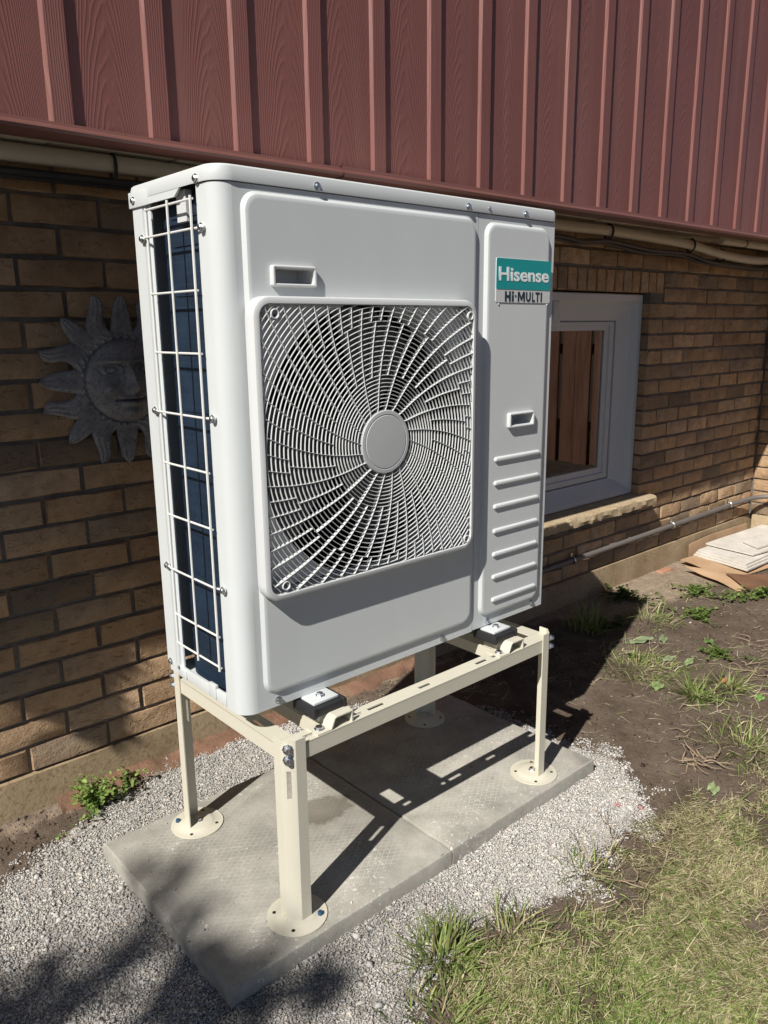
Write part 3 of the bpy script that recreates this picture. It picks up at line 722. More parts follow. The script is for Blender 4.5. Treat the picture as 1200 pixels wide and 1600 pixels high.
    arcU = [(.5+.5*math.cos(math.radians(a)), .42+.42*math.sin(math.radians(a))) for a in range(180, 361, 20)]; arcI = [(.5+.22*math.cos(math.radians(a)), .44+.22*math.sin(math.radians(a))) for a in range(360, 179, -20)]
    GL = {'H': [[(0,0),(0,1),(.3,1),(.3,.62),(.7,.62),(.7,1),(1,1),(1,0),(.7,0),(.7,.37),(.3,.37),(.3,0)]], 'i': [[(0,0),(0,.66),(1,.66),(1,0)], [(0,.76),(0,1),(1,1),(1,.76)]],
          'M': [[(0,0),(0,1),(.27,1),(.5,.46),(.73,1),(1,1),(1,0),(.79,0),(.79,.60),(.58,.14),(.42,.14),(.21,.60),(.21,0)]], 'U': [[(0,1)]+arcU+[(1,1),(.72,1)]+arcI+[(.28,1)]],
          'L': [[(0,0),(0,1),(.34,1),(.34,.2),(1,.2),(1,0)]], 'T': [[(.36,0),(.36,.8),(0,.8),(0,1),(1,1),(1,.8),(.64,.8),(.64,0)]], 'I': [[(0,0),(0,1),(1,1),(1,0)]]}
    for ch, xa, xb, h in (('H', .7530, .7745, .0232), ('i', .7785, .7855, .0232), ('M', .8005, .8275, .0226), ('U', .8315, .8500, .0226), ('L', .8550, .8665, .0226), ('T', .8680, .8850, .0226), ('I', .8885, .8940, .0226)):
        m = MB()
        for poly in GL[ch]:
            m.add(*plate([(xa+px*(xb-xa), -.0102, 1.2600+pz*h) for px, pz in poly], []))
        m.build('lettering', M_navy, bd, smooth=0)
    MB().lathe([(.0028, 0), (.0028, .0006)], (.793, -.0096, 1.2725), (0, -1, 0), 12).build('lettering', M_navy, bd)
    for x in (.7325, .917): MB().lathe([(.003, 0), (.0024, .002), (.0, .0026)], (x, -.0075, 1.2535), (0, -1, 0), 10).build('badge_rivet', M_white2, u)
    # --- mounting feet
    for x in (.172, .735):
        for y0, y1 in ((-.043, .05), (.27, .356)):
            f = MB().box((x-.032, y0, UZ-.0065), (x+.032, y1, UZ-.0005), .0015).build('mounting_foot', M_white, u, smooth=30)
            yb = y0+.022 if y0 < 0 else y1-.022
            MB().lathe([(.0105, 0), (.0105, .0016), (.0078, .0018), (.0078, .0062), (.006, .0075)], (x, yb, UZ-.0005), (0, 0, 1), 6).build('foot_bolt', M_zinc, f, smooth=30)
    return u
build_unit()

# ================================================================== STAND
def build_stand():
    st = thing('equipment_stand', 'cream steel four-legged stand carrying the heat pump on grey slabs', 'stand', (.468, .157, 0))
    feet = {'FL': (.0686, -.0564, -1, -1), 'FR': (.8675, -.0564, 1, -1), 'BL': (.0686, .370, -1, 1), 'BR': (.8675, .370, 1, 1)}
    for k, (cx, cy, sx, sy) in feet.items():
        o = Vector((sx, sy, 0)).normalized(); t = Vector((-sy*1.0, sx*1.0, 0)).normalized()
        th = .0028
        out = [(-.0325, .0085), (-.0155, .0255), (-.0140, .026), (.0140, .026), (.0155, .0255), (.0325, .0085)]
        inn = [(.0305, .0065), (.0145, .0225), (.0130, .0230), (-.0130, .0230), (-.0145, .0225), (-.0305, .0065)]
        p3 = lambda a, b, z: Vector((cx, cy, z))+t*a+o*b
        m = MB(); z0, zt = .003, .4185
        # shell with a long slot in the diagonal face, bands of height: slot z .296-.349
        def band(za, zb):
            m.loops([[p3(a, b, za) for a, b in out+inn], [p3(a, b, zb) for a, b in out+inn]], True, True)
        band(z0, .290); band(.352, zt)
        for s in (-1, 1):
            po = [(s*.0325, .0085), (s*.0155, .0255), (s*.0140, .026), (s*.0048, .026), (s*.0048, .0230), (s*.0130, .0230), (s*.0145, .0225), (s*.0305, .0065)]
            m.loops([[p3(a, b, .290) for a, b in po], [p3(a, b, .352) for a, b in po]])
        lg = m.build('leg', M_cream, st, smooth=25)
        b = MB().lathe([(.0, -.0), (.0635, 0), (.0640, .0012), (.0635, .003), (.046, .0035), (.040, .0065), (.034, .0085), (0, .0088)], (cx, cy, .0006), n=36).build('base_plate', M_cream, lg, smooth=35)
        for q, (dx, dy) in enumerate(((.049*o.x, .049*o.y), (.049*t.x, .049*t.y), (-.049*t.x, -.049*t.y), (-.049*o.x, -.049*o.y))):
            if (k == 'FL' and q == 0 and False): pass
            if (k, q) in (('FL', 1), ('BL', 0)):
                MB().lathe([(.0065, 0), (.0065, .004), (.005, .007), (0, .0075)], (cx+dx, cy+dy, .0038), n=6).build('anchor_bolt', M_blue_cap, b, smooth=30)
            else:
                MB().lathe([(.0042, 0), (.0042, .0006)], (cx+dx, cy+dy, .0038), n=10).build('hole_shade_disc', M_dark, b)  # solid dark disc; the shade inside a hole is put into its colour
        MB().lathe([(.010, 0), (.010, .0015), (.0075, .002), (.0075, .007), (.005, .008)], (cx-o.x*.004, cy-o.y*.004, .0092), n=6).build('floor_bolt', M_zinc, b, smooth=30)
        for z in (.400, .377):
            c = Vector((cx, cy, z))+o*.026
            MB().lathe([(.0115, 0), (.0115, .0015), (.0085, .0017), (.0085, .0075), (.0065, .0085), (.0060, .012), (.0045, .0145), (0, .0155)], c, o, 8).build('leg_bolt', M_zinc, lg, smooth=35)
    zt, zb, th = .404, .369, .0028
    def slotted(u0, u1, slots, fl, name, e=0):    # top flange strip along u with slots, fl(u,w,z): w 0..1 across .041
        m = MB(); cuts = sorted(slots)
        u = u0+e
        def strip(a, b, w0, w1):
            m.add([fl(a, w0, zt-th), fl(b, w0, zt-th), fl(b, w1, zt-th), fl(a, w1, zt-th), fl(a, w0, zt), fl(b, w0, zt), fl(b, w1, zt), fl(a, w1, zt)],
                  [(0,3,2,1),(4,5,6,7),(0,1,5,4),(1,2,6,5),(2,3,7,6),(3,0,4,7)])
        for a, b in cuts:
            strip(u, a, .0, .041); strip(a, b, .0, .0150); strip(a, b, .0240, .041); u = b
        strip(u, u1-e, .0, .041)
        # vertical web with rounded shoulder
        A = [(0.0008, zt-.0005), (0, zt-.002), (0, zb), (th, zb), (th, zt-th)]
        m.loops([[fl(u0, w, z) for w, z in A], [fl(u1, w, z) for w, z in A]], True, True)
        return m.build(name, M_cream, st, smooth=25)
    X0, X1, Y0, Y1 = .0435, .8926, -.0815, .395
    S_ = [(.097, .130), (.214, .252), (.267, .314), (.420, .458), (.613, .654), (.671, .712)]
    slotted(X0+.018, X1-.018, S_, lambda u, w, z: (u, Y0+w, z), 'front_beam')
    slotted(X0+.018, X1-.018, S_, lambda u, w, z: (u, Y1-w, z), 'back_beam')
    slotted(Y0+.024, Y1-.024, [(.03, .07), (.22, .26)], lambda u, w, z: (X0+w, u, z), 'side_beam', .0176)
    slotted(Y0+.024, Y1-.024, [(.03, .07), (.22, .26)], lambda u, w, z: (X1-w, u, z), 'side_beam', .0176)
    for xc, sx in ((X0, 1), (X1, -1)):
        for yc, sy in ((Y0, 1), (Y1, -1)):
            q = [(.0178, .0045), (.0178, .0412), (.0006, .0412), (.0006, .0195)]
            MB().loops([[(xc+sx*a, yc+sy*b, zt-th) for a, b in q], [(xc+sx*a, yc+sy*b, zt-.0004) for a, b in q]], True, True).build('corner_plate', M_cream, st, smooth=0)
    pad_mesh = None
    for x in (.172, .735):
        m = MB(); a, b = x-.021, x+.021
        pr = [(a, .372), (a, .4005), (b, .4005), (b, .372), (b-.003, .372), (b-.003, .3977), (a+.003, .3977), (a+.003, .372)]
        m.prism(pr, lambda p, z: (p, Y0+.044, z), lambda p, z: (p, Y1-.044, z)); m.build('cross_rail', M_cream, st, smooth=20)
        for yc, sg in ((-.020, 1), (.337, -1)):
            MB().box((x-.020, yc-.022, .401), (x+.020, yc+.022, .4285), .003).build('pad_spacer', M_cream, st, smooth=30)
            p = MB().box((x-.041, yc-.036, .4275), (x+.041, yc+.036, .4475), .005)
            p.box((x-.043, yc-.038, .4270), (x-.034, yc+.038, .4500), .003); p.box((x+.034, yc-.038, .4270), (x+.043, yc+.038, .4500), .003)
            p.build('rubber_pad', M_black, st, smooth=30)
        # hat-shaped clip bridging the front beam
        def clip(Yc, s):
            m = MB(); t = .0028; c0 = x-.052
            hat = [(c0, .4045), (c0+.034, .4045), (c0+.044, .4255), (c0+.049, .4275), (c0+.089, .4275), (c0+.089, .402)]
            low = [(c0+.0862, .402), (c0+.0862, .4247), (c0+.050, .4247), (c0+.0463, .4235), (c0+.036, .4073+.0), (c0, .4073-.0)]
            top = [(c0, .4073), (c0+.034, .4073), (c0+.0435, .4275), (c0+.049, .4303), (c0+.092, .4303), (c0+.092, .4045)]
            bot = [(c0+.089, .4045), (c0+.089, .4275), (c0+.049, .4275), (c0+.046, .426), (c0+.0365, .4045), (c0, .4045)]
            m.loops([[(px, Yc, pz) for px, pz in top+bot], [(px, Yc+s*.042, pz) for px, pz in top+bot]], True, True)
            m.box((c0+.062, min(Yc+s*.042, Yc+s*.056), .4276), (c0+.086, max(Yc+s*.042, Yc+s*.056), .4303))
            m.build('clip', M_cream, st, smooth=25)
            MB().lathe([(.0112, 0), (.0112, .0016), (.008, .002), (.008, .0062), (.006, .0072)], (c0+.017, Yc+s*.018, .4073), n=8).build('clip_bolt', M_zinc, st, smooth=30)
        clip(Y0+.001, 1); clip(Y1-.001, -1)
    return st
build_stand()

# ================================================================== SLABS
def slab(x0, x1, y0, y1, label, rz):
    cx, cy = (x0+x1)/2, (y0+y1)/2; hx, hy = (x1-x0)/2, (y1-y0)/2
    m = MB(); N = 14
    def ring(ix, z, jit):
        P = []
        for (ax, ay, bx, by) in ((-1,-1,1,-1), (1,-1,1,1), (1,1,-1,1), (-1,1,-1,-1)):
            for k in range(N):
                s = k/N; x = (ax+(bx-ax)*s)*(hx-ix); y = (ay+(by-ay)*s)*(hy-ix)
                e = jit*(vnoise((cx+x)*1.0, (cy+y)*1.0, 40, 5)-.5); P.append((cx+x+e*(abs(ay-by) > 0), cy+y+e*(abs(ax-bx) > 0), z))
        return P
    m.loops([ring(0, -.058, .003), ring(0, -.006, .003), ring(.0015, -.002, .003), ring(.005, 0, .002)], True, True)
    o = m.build('concrete_slab', M_slab, None, smooth=30, origin=(cx, cy, 0)); tag(o, label, 'paving slab', 'grey slabs under the stand'); return o
slab(SLAB[0], .4622, SLAB[2], SLAB[3], 'left square grey concrete slab, damp stained, under the near legs', 0)
slab(.4655, SLAB[1], SLAB[2]+.001, SLAB[3]-.002, 'right square grey concrete slab mostly in the unit\'s shadow', 0)

# ================================================================== SUN PLAQUE
def build_sun():
    cx, cz, yb = .142, 1.076, YW-.006
    s = thing('sun_plaque', 'grey cast sun face plaque hung on the shaded brick wall', 'wall plaque', (cx, yb, cz))
    m = MB(); NR, NT_ = 66, 150; R = .128; L = []
    def g(x, z, px, pz, sx, sz): return math.exp(-((x-px)/sx)**2-((z-pz)/sz)**2)
    def hgt(x, z):
        r = math.hypot(x, z); h = .038*math.sqrt(max(0, 1-(r/.104)**2)) if r < .104 else 0
        h += .010 if r < .126 else 0
        if r < .104:
            h += .024*g(x, z, 0, -.016, .0105, .016)+.016*g(x, z, 0, .012, .0065, .024)+.006*g(x, z, -.010, -.020, .006, .006)+.006*g(x, z, .010, -.020, .006, .006)
            for q in (-1, 1):
                h += -.014*g(x, z, q*.043, .031, .025, .014)+.014*g(x, z, q*.043, .030, .016, .0075)+.012*g(x, z, q*.042, .052, .026, .006)
                ring = abs(math.hypot((x-q*.043)/.023, (z-.030)/.0115)-1); h += .006*math.exp(-(ring/.16)**2)
                h += .008*g(x, z, q*.055, -.018, .020, .018)
                h -= .005*g(x, z, q*.036, -.045, .005, .006)
            h += .011*g(x, z, 0, -.040, .021, .005)+.014*g(x, z, 0, -.055, .018, .007)-.014*g(x, z, 0, -.0468, .030, .0028)
            h += .008*g(x, z, 0, -.083, .018, .012)-.004*g(x, z, 0, -.066, .016, .004)+.004*g(x, z, 0, .075, .05, .016)
        return h
    hg0 = hgt
    def hgt(x, z):
        r = math.hypot(x, z); b = .038*math.sqrt(max(0, 1-(r/.104)**2))+.010 if r < .104 else hg0(x, z)
        return b+(hg0(x, z)-b)*1.55
    for i in range(NR+1):
        r = R*i/NR+.0003; L.append([(cx+r*math.cos(2*PI*k/NT_), yb-hgt(r*math.cos(2*PI*k/NT_), r*math.sin(2*PI*k/NT_)), cz+r*math.sin(2*PI*k/NT_)) for k in range(NT_)])
    L.append([(x, yb, z) for x, y, z in L[-1]]); m.loops(L, True, False); m.build('face', M_sunstone, s, smooth=60)
    for k in range(16):
        a = math.radians(88+22.6*k); wavy = k % 2 == 1 and k % 4 != 0
        ca, sa = math.cos(a), math.sin(a); L = []; n = 12
        Rt = .222 if k % 2 else .215
        for i in range(n+1):
            q = i/n; r = .112+(Rt-.112)*q; wd = .0225*(1-q)**.6+.0085*(1-q**8)+.0008; off = (.015*math.sin(q*PI*1.7)*(1 if k % 4 == 1 else -1) if k % 2 else 0); h = .013*(1-.45*q)
            row = []
            for tt, hh in ((-1, 0), (-.92, .55), (-.6, .95), (-.35, .72), (0, 1.1), (.35, .72), (.6, .95), (.92, .55), (1, 0)):
                u = tt*wd+off; row.append((cx+ca*r-sa*u, yb-.002-h*hh, cz+sa*r+ca*u))
            L.append(row)
        MB().loops(L, True, True, closed=False).build('ray', M_sunstone, s, smooth=50)
    bm = MB().lathe([(.0, .008), (.004, .0072), (.0066, .004), (.0072, 0)], (0, 0, 0), (0, -1, 0), 9).mesh('bead', M_sunstone, smooth=60)
    for k in range(34): inst('bead', bm, s, (cx+.112*math.cos(2*PI*k/34), yb-.009, cz+.112*math.sin(2*PI*k/34)))
build_sun()

# ================================================================== LINE SET UNDER THE SOFFIT, CABLES, CONDUIT
def smooth_path(P, n=10):
    P = [Vector(p) for p in P]; out = []
    for i in range(len(P)-1):
        p0, p1, p2, p3 = P[max(i-1, 0)], P[i], P[i+1], P[min(i+2, len(P)-1)]
        for k in range(n):
            t = k/n; out.append(.5*((2*p1)+(-p0+p2)*t+(2*p0-5*p1+4*p2-p3)*t*t+(-p0+3*p1-3*p2+p3)*t**3))
    return out+[P[-1]]
def build_pipes():
    d = thing('refrigerant_duct', 'cream wrapped refrigerant line strapped under the soffit', 'pipe', (1.5, .65, 1.55))
    y = .648
    P = smooth_path([(-1.3, y, 1.575), (-.4, y, 1.578), (.4, y, 1.582), (1.2, y, 1.578), (1.84, y, 1.572), (2.19, y, 1.574), (2.60, y, 1.566), (2.84, y-.01, 1.556), (3.02, y-.02, 1.535), (3.2, y-.03, 1.520), (3.45, y-.03, 1.514), (3.7, y-.02, 1.526), (3.9, y-.02, 1.55)], 8)
    MB().tube(P, .0205, 14).build('wrapped_pipe', M_duct, d, smooth=60)
    for x, z in ((.115, 1.578), (2.185, 1.574), (2.83, 1.557), (3.13, 1.527)):
        yy = y-(0 if x < 2.5 else .015)
        MB().tube([(x+.01*math.cos(t)*.3, yy+.0235*math.cos(t), z-.004+.028*math.sin(t)) for t in [2*PI*i/20 for i in range(21)]], .0042, 6).build('strap', M_cable, d, smooth=60)
    for k, (dy, dz, r) in enumerate(((-.004, -.033, .0085), (.022, -.038, .008), (.045, -.030, .009))):
        c = smooth_path([(-1.3, y+dy, 1.572+dz), (0, y+dy, 1.575+dz), (1.2, y+dy, 1.578+dz), (1.84, y+dy, 1.566+dz), (2.0, y+dy, 1.556+dz), (2.19, y+dy, 1.568+dz), (2.5, y+dy, 1.550+dz-.004*k), (2.82, y+dy, 1.550+dz), (3.0, y+dy-.02, 1.522+dz), (3.25, y+dy-.03, 1.498+dz*.6), (3.55, y+dy-.03, 1.498+dz*.6), (3.85, y+dy-.02, 1.53+dz*.6)], 6)
        o = MB().tube(c, r, 8).build('black_cable', M_cable, None, smooth=60)
        tag(o, ('front black cable hanging below the cream pipe', 'middle black cable sagging below the cream pipe', 'rear black cable running beside the brick wall top')[k], 'cable', 'black cables under the soffit')
    d2 = thing('second_duct', 'short cream pipe end beside the burgundy trim at far right', 'pipe', (3.5, .55, 1.57))
    MB().tube(smooth_path([(3.02, .585, 1.582), (3.3, .58, 1.580), (3.7, .575, 1.578), (3.95, .57, 1.576)], 6), .017, 12).build('wrapped_pipe', M_duct, d2, smooth=60)
    MB().tube([(3.25, .58+.0185*math.cos(t), 1.580+.0185*math.sin(t)) for t in [2*PI*i/16 for i in range(17)]], .002, 5).build('strap', M_cable, d2)
    c = thing('conduit', 'thin grey conduit clipped along the brick wall near the ground', 'conduit', (2.8, .73, .17))
    P = smooth_path([(1.3, .738, .160), (1.96, .738, .166), (2.5, .737, .172), (3.04, .737, .177), (3.4, .737, .179), (3.69, .736, .184), (3.82, .726, .188), (3.93, .69, .200), (3.985, .60, .212), (3.995, .48, .215), (3.997, .30, .215)], 8)
    MB().tube(P, .0125, 10).build('pipe', M_conduit, c, smooth=60)
    for x, z in ((2.17, .168), (3.05, .177), (3.70, .184)):
        m = MB().tube([(x, .738+.0155*math.cos(t), z+.0155*math.sin(t)) for t in [math.radians(a) for a in range(70, 300, 20)]], .0035, 6); m.box((x-.006, .744, z+.012), (x+.006, .752, z+.034), .002); m.build('clip', M_zinc, c)
build_pipes()

# ================================================================== BOARDS AND CARDBOARD AT THE FAR CORNER
def sheet(name, pts, th, mat, label, cat, group=None, zjit=.004, sub=8):
    """quad sheet from 4 corner points with sag and thickness"""
    a, b, c, d = [Vector(p) for p in pts]; T, B = [], []
    for i in range(sub+1):
        for j in range(sub+1):
            s, t = i/sub, j/sub; p = (a*(1-s)+b*s)*(1-t)+(d*(1-s)+c*s)*t
            p.z += zjit*(vnoise(p.x, p.y, 9, 3)-.5)*2
            T.append(p); B.append(p-Vector((0, 0, th)))
    n = sub+1; m = MB(); f = []
    for i in range(sub):
        for j in range(sub):
            q = (i*n+j, (i+1)*n+j, (i+1)*n+j+1, i*n+j+1); f.append(q); f.append(tuple(n*n+k for k in q[::-1]))
    for k in range(sub):
        for q0, q1 in ((k*n, (k+1)*n), (k*n+sub, (k+1)*n+sub), (k, k+1), (sub*n+k, sub*n+k+1)): f.append((q0, q1, n*n+q1, n*n+q0))
    m.add(T+B, f); o = m.build(name, mat, None, smooth=30, origin=tuple(a)); return tag(o, label, cat, group)
def build_boards():
    z = -.042; g = 'pale boards stacked in the corner'
    sheet('cardboard_sheet', [(3.02, .40, z+.012), (3.98, .25, z+.010), (4.0, .69, z+.02), (3.10, .70, z+.03)], .004, M_card, 'flat brown cardboard sheet under the stack of pale boards', 'cardboard', zjit=.008)
    sheet('cardboard_flap', [(2.90, .30, z+.008), (3.06, .24, z+.006), (3.10, .40, z+.022), (2.99, .62, z+.028)], .004, M_card, 'curled cardboard flap nearest the grass in front of the boards', 'cardboard', zjit=.010)
    sheet('damp_cardboard', [(2.90, .24, z+.022), (3.14, .15, z+.006), (3.22, .30, z+.02), (3.02, .42, z+.030)], .003, M_cardwet, 'dark damp piece of cardboard lying at the front', 'cardboard', zjit=.008)
    m = MB(); L = [[(3.22, .715, z+.015), (3.22, .720, z+.075), (3.225, .724, z+.077), (3.226, .722, z+.015)]]
    L += [[(x, .712+.01*vnoise(x, 1, 6, 2), z+.01), (x, .722+.012*vnoise(x, 1, 6, 2), z+.08+.012*vnoise(x, 3, 5, 2)), (x, .726+.012*vnoise(x, 1, 6, 2), z+.08+.012*vnoise(x, 3, 5, 2)), (x, .717+.01*vnoise(x, 1, 6, 2), z+.01)] for x in np.linspace(3.25, 3.92, 14)]
    tag(m.loops(L, True, True).build('cardboard_strip', M_card, None, smooth=40, origin=(3.5, .72, z)), 'upright cardboard strip leaning against the foundation behind the boards', 'cardboard')
    lab = ['lowest pale board of the corner stack', 'second pale board from the bottom of the corner stack', 'third pale board from the bottom of the corner stack', 'wide pale board on top of the corner stack']
    for k in range(3):
        o = k*.012; zz = z+.033+k*.0105
        sheet('pale_board', [(3.165+o, .375+o*.8, zz), (3.97, .36+o, zz), (3.99, .67, zz), (3.24+o, .70-o*.4, zz)], .009, M_board, lab[k], 'board', g, zjit=.001)
    zz = z+.033+3*.0105+.004
    sheet('pale_board', [(3.335, .425, zz), (3.98, .33, zz+.004), (3.995, .66, zz+.004), (3.37, .70, zz)], .007, M_board, lab[3], 'board', g, zjit=.0015)
    sheet('pale_offcut', [(3.44, .445, zz+.012), (3.72, .42, zz+.012), (3.73, .56, zz+.012), (3.51, .56, zz+.012)], .007, M_board, 'small pale offcut resting on the top board', 'board', zjit=.0005, sub=3)
    m = MB().box((2.905, .69, z-.03), (3.02, .735, z+.003), .008)
    tag(m.build('brick_fragment', rough_mat('orange_brick', [(.3, (.36, .17, .10)), (.7, (.46, .27, .17))], 30, 120, .6, .003), None, origin=(2.96, .71, z)), 'orange brick fragment half buried by the foundation', 'brick')
build_boards()

# ================================================================== GRAVEL, CHIPS, CLODS
def stones(name, P, size, col, label, cat, up_z=None):
    n = len(P)
    base = np.array([(1,0,0),(0,1,0),(-1,0,0),(0,-1,0),(0,0,1),(0,0,-1)], float)*.62
    q = np.array([(0,1,4),(1,2,4),(2,3,4),(3,0,4),(1,0,5),(2,1,5),(3,2,5),(0,3,5)])
    V = base[None]+rng.uniform(-.30, .30, (n, 6, 3)); V *= (size[:, None]*rng.uniform(.65, 1.25, (n, 3)))[:, None, :]*np.array([1, 1, .6])
    a, b, c = rng.uniform(0, 2*PI, n), rng.normal(0, .5, n), rng.normal(0, .5, n)
    ca, sa, cb, sb, cc, sc = np.cos(a), np.sin(a), np.cos(b), np.sin(b), np.cos(c), np.sin(c)
    x, y, z = V[..., 0], V[..., 1], V[..., 2]
    y, z = y*cb[:, None]-z*sb[:, None], y*sb[:, None]+z*cb[:, None]; x, z = x*cc[:, None]+z*sc[:, None], -x*sc[:, None]+z*cc[:, None]; x, y = x*ca[:, None]-y*sa[:, None], x*sa[:, None]+y*ca[:, None]
    V = np.stack([x, y, z], -1)+P[:, None, :]
    F = (q[None]+6*np.arange(n)[:, None, None]).reshape(-1, 3)
    o = bulk(name, V.reshape(-1, 3), F, np.repeat(col, 6, 0), M_stone); return tag(o, label, cat, kind='stuff')
def build_gravel():
    N = 600000; P = np.c_[rng.uniform(-.75, 1.32, N), rng.uniform(-.62, .76, N)]
    d = sdist(P, GRAV)+.11*(vnoise(P[:, 0], P[:, 1], 14, 4)-.5)+.06*(vnoise(P[:, 0], P[:, 1], 45, 6)-.5)
    keep = rng.random(N) < np.clip(.5+d/.10, 0, 1)
    keep &= ~((P[:, 0] > SLAB[0]+.002) & (P[:, 0] < SLAB[1]-.002) & (P[:, 1] > SLAB[2]+.002) & (P[:, 1] < SLAB[3]-.002))
    dd = np.c_[P, np.full(N, -.045)]-np.array(CAM); qz = dd@np.array(fwd); uu = 600+1228.4*(dd@np.array(r2))/qz; vv = 800-1228.4*(dd@np.array(u2))/qz
    keep &= (uu > -120) & (vv < 1720); P = P[keep]; n = len(P)
    sz = rng.gamma(2.2, .00085, n)+.0015; sz = np.where(rng.random(n) < .03, sz*1.9, sz)
    v = np.clip(rng.normal(.60, .095, n), .22, .86); warm = rng.normal(0, .03, n)
    br = vnoise(P[:, 0], P[:, 1], 4, 9)*.20; right = np.clip((P[:, 0]-.25)/.4, 0, 1)*.03
    v = np.clip(v*(.86+br)+right, .2, .86)
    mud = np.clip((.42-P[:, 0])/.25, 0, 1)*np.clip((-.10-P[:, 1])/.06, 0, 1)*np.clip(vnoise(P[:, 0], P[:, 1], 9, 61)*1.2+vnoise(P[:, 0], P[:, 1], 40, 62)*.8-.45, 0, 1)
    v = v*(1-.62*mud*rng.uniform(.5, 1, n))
    col = np.c_[v*(1.0+warm), v*.955, v*(.885-warm)]
    for px_, py_ in ((1.0, -.312), (.965, -.262)): col[np.hypot(P[:, 0]-px_, P[:, 1]-py_) < .009] = (.66, .38, .36)
    z = gz(P[:, 0], P[:, 1])+rng.uniform(-.0018, .0030, n)+.004*vnoise(P[:, 0], P[:, 1], 60, 77)
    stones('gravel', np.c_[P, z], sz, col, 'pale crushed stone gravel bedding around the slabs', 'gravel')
    # pale chips and clods scattered on the soil
    N = 5200; P = np.c_[rng.uniform(.3, 3.4, N), rng.uniform(-1.0, .74, N)]; d = sdist(P, GRAV); keep = (d < .02) & (rng.random(N) < np.clip(.10+.9*np.exp(d/.10), 0, 1)); P = P[keep]; n = len(P)
    v = np.clip(rng.normal(.5, .15, n), .15, .8); col = np.c_[v, v*.95, v*.88]
    stones('stone_chips', np.c_[P, gz(P[:, 0], P[:, 1])+.002], rng.gamma(2.2, .0012, n)+.0016, col, 'pale stone chips scattered over the bare soil', 'stone chips')
    N = 45000; P = np.c_[rng.uniform(-.8, 3.6, N), rng.uniform(-1.1, .745, N)]; d = sdist(P, GRAV); P = P[(d < .01) & ~((P[:, 0] > 1.8) & (P[:, 1] > .38))]; P = P[rng.random(len(P)) < .25+.9*vnoise(P[:, 0], P[:, 1], 6, 12)**2]; n = len(P)
    v = np.clip(rng.normal(.125, .04, n), .05, .25); col = np.c_[v, v*.74, v*.54]
    stones('soil_crumbs', np.c_[P, gz(P[:, 0], P[:, 1])+.001], rng.gamma(2.0, .0017, n)+.0018, col, 'dark crumbs of earth over the bare ground', 'soil')
    # grit spilled on the slabs
    N = 900; P = np.c_[rng.uniform(SLAB[0], SLAB[1], N), rng.uniform(SLAB[2], SLAB[3], N)]; e = np.minimum.reduce([P[:, 0]-SLAB[0], SLAB[1]-P[:, 0], P[:, 1]-SLAB[2], SLAB[3]-P[:, 1]])
    P = P[rng.random(N) < .04+.5*np.exp(-e/.03)]; n = len(P); v = np.clip(rng.normal(.5, .13, n), .2, .8)
    stones('slab_grit', np.c_[P, np.full(n, .0012)], rng.gamma(4, .0007, n)+.0015, np.c_[v, v*.96, v*.9], 'fine grit spilled along the slab edges', 'grit')
build_gravel()

# ================================================================== GRASS
def blades(P, L, lean, az, width, col, curl):
    """each blade: 3 segments, 7 verts, quads+tip as quads (degenerate-free tris avoided by narrow tip)"""
    n = len(P); k = 4; V = np.zeros((n, k*2, 3)); d = np.stack([np.cos(az), np.sin(az)], -1); s = np.stack([-np.sin(az), np.cos(az)], -1)
    pos = P.copy(); ang = lean.copy(); seg = L/(k-1)
    for i in range(k):
        w = width*(1-.85*(i/(k-1))**1.5)
        V[:, 2*i, :2] = pos[:, :2]-s*w[:, None]/2; V[:, 2*i+1, :2] = pos[:, :2]+s*w[:, None]/2; V[:, 2*i, 2] = pos[:, 2]; V[:, 2*i+1, 2] = pos[:, 2]+w*.25
        pos = pos.copy(); pos[:, :2] += d*(np.sin(ang)*seg)[:, None]; pos[:, 2] += np.cos(ang)*seg; ang = ang+curl
        pos[:, 2] = np.maximum(pos[:, 2], gz(pos[:, 0], pos[:, 1])+.002)
    q = np.array([(2*i, 2*i+1, 2*i+3, 2*i+2) for i in range(k-1)]); F = (q[None]+k*2*np.arange(n)[:, None, None]).reshape(-1, 4)
    return V.reshape(-1, 3), F, np.repeat(col, k*2, 0)
def grass_cols(n, green):
    g = rng.random(n) < green; a = rng.random(n)[:, None]
    G = np.array([.13, .20, .045])*(1-a)+np.array([.40, .47, .16])*a; D = np.array([.42, .36, .20])*(1-a)+np.array([.74, .67, .43])*a
    B = np.array([.17, .12, .07])
    c = np.where(g[:, None], G, D); c = np.where((rng.random(n) < .1)[:, None], B, c); return c*rng.uniform(.75, 1.2, (n, 1))
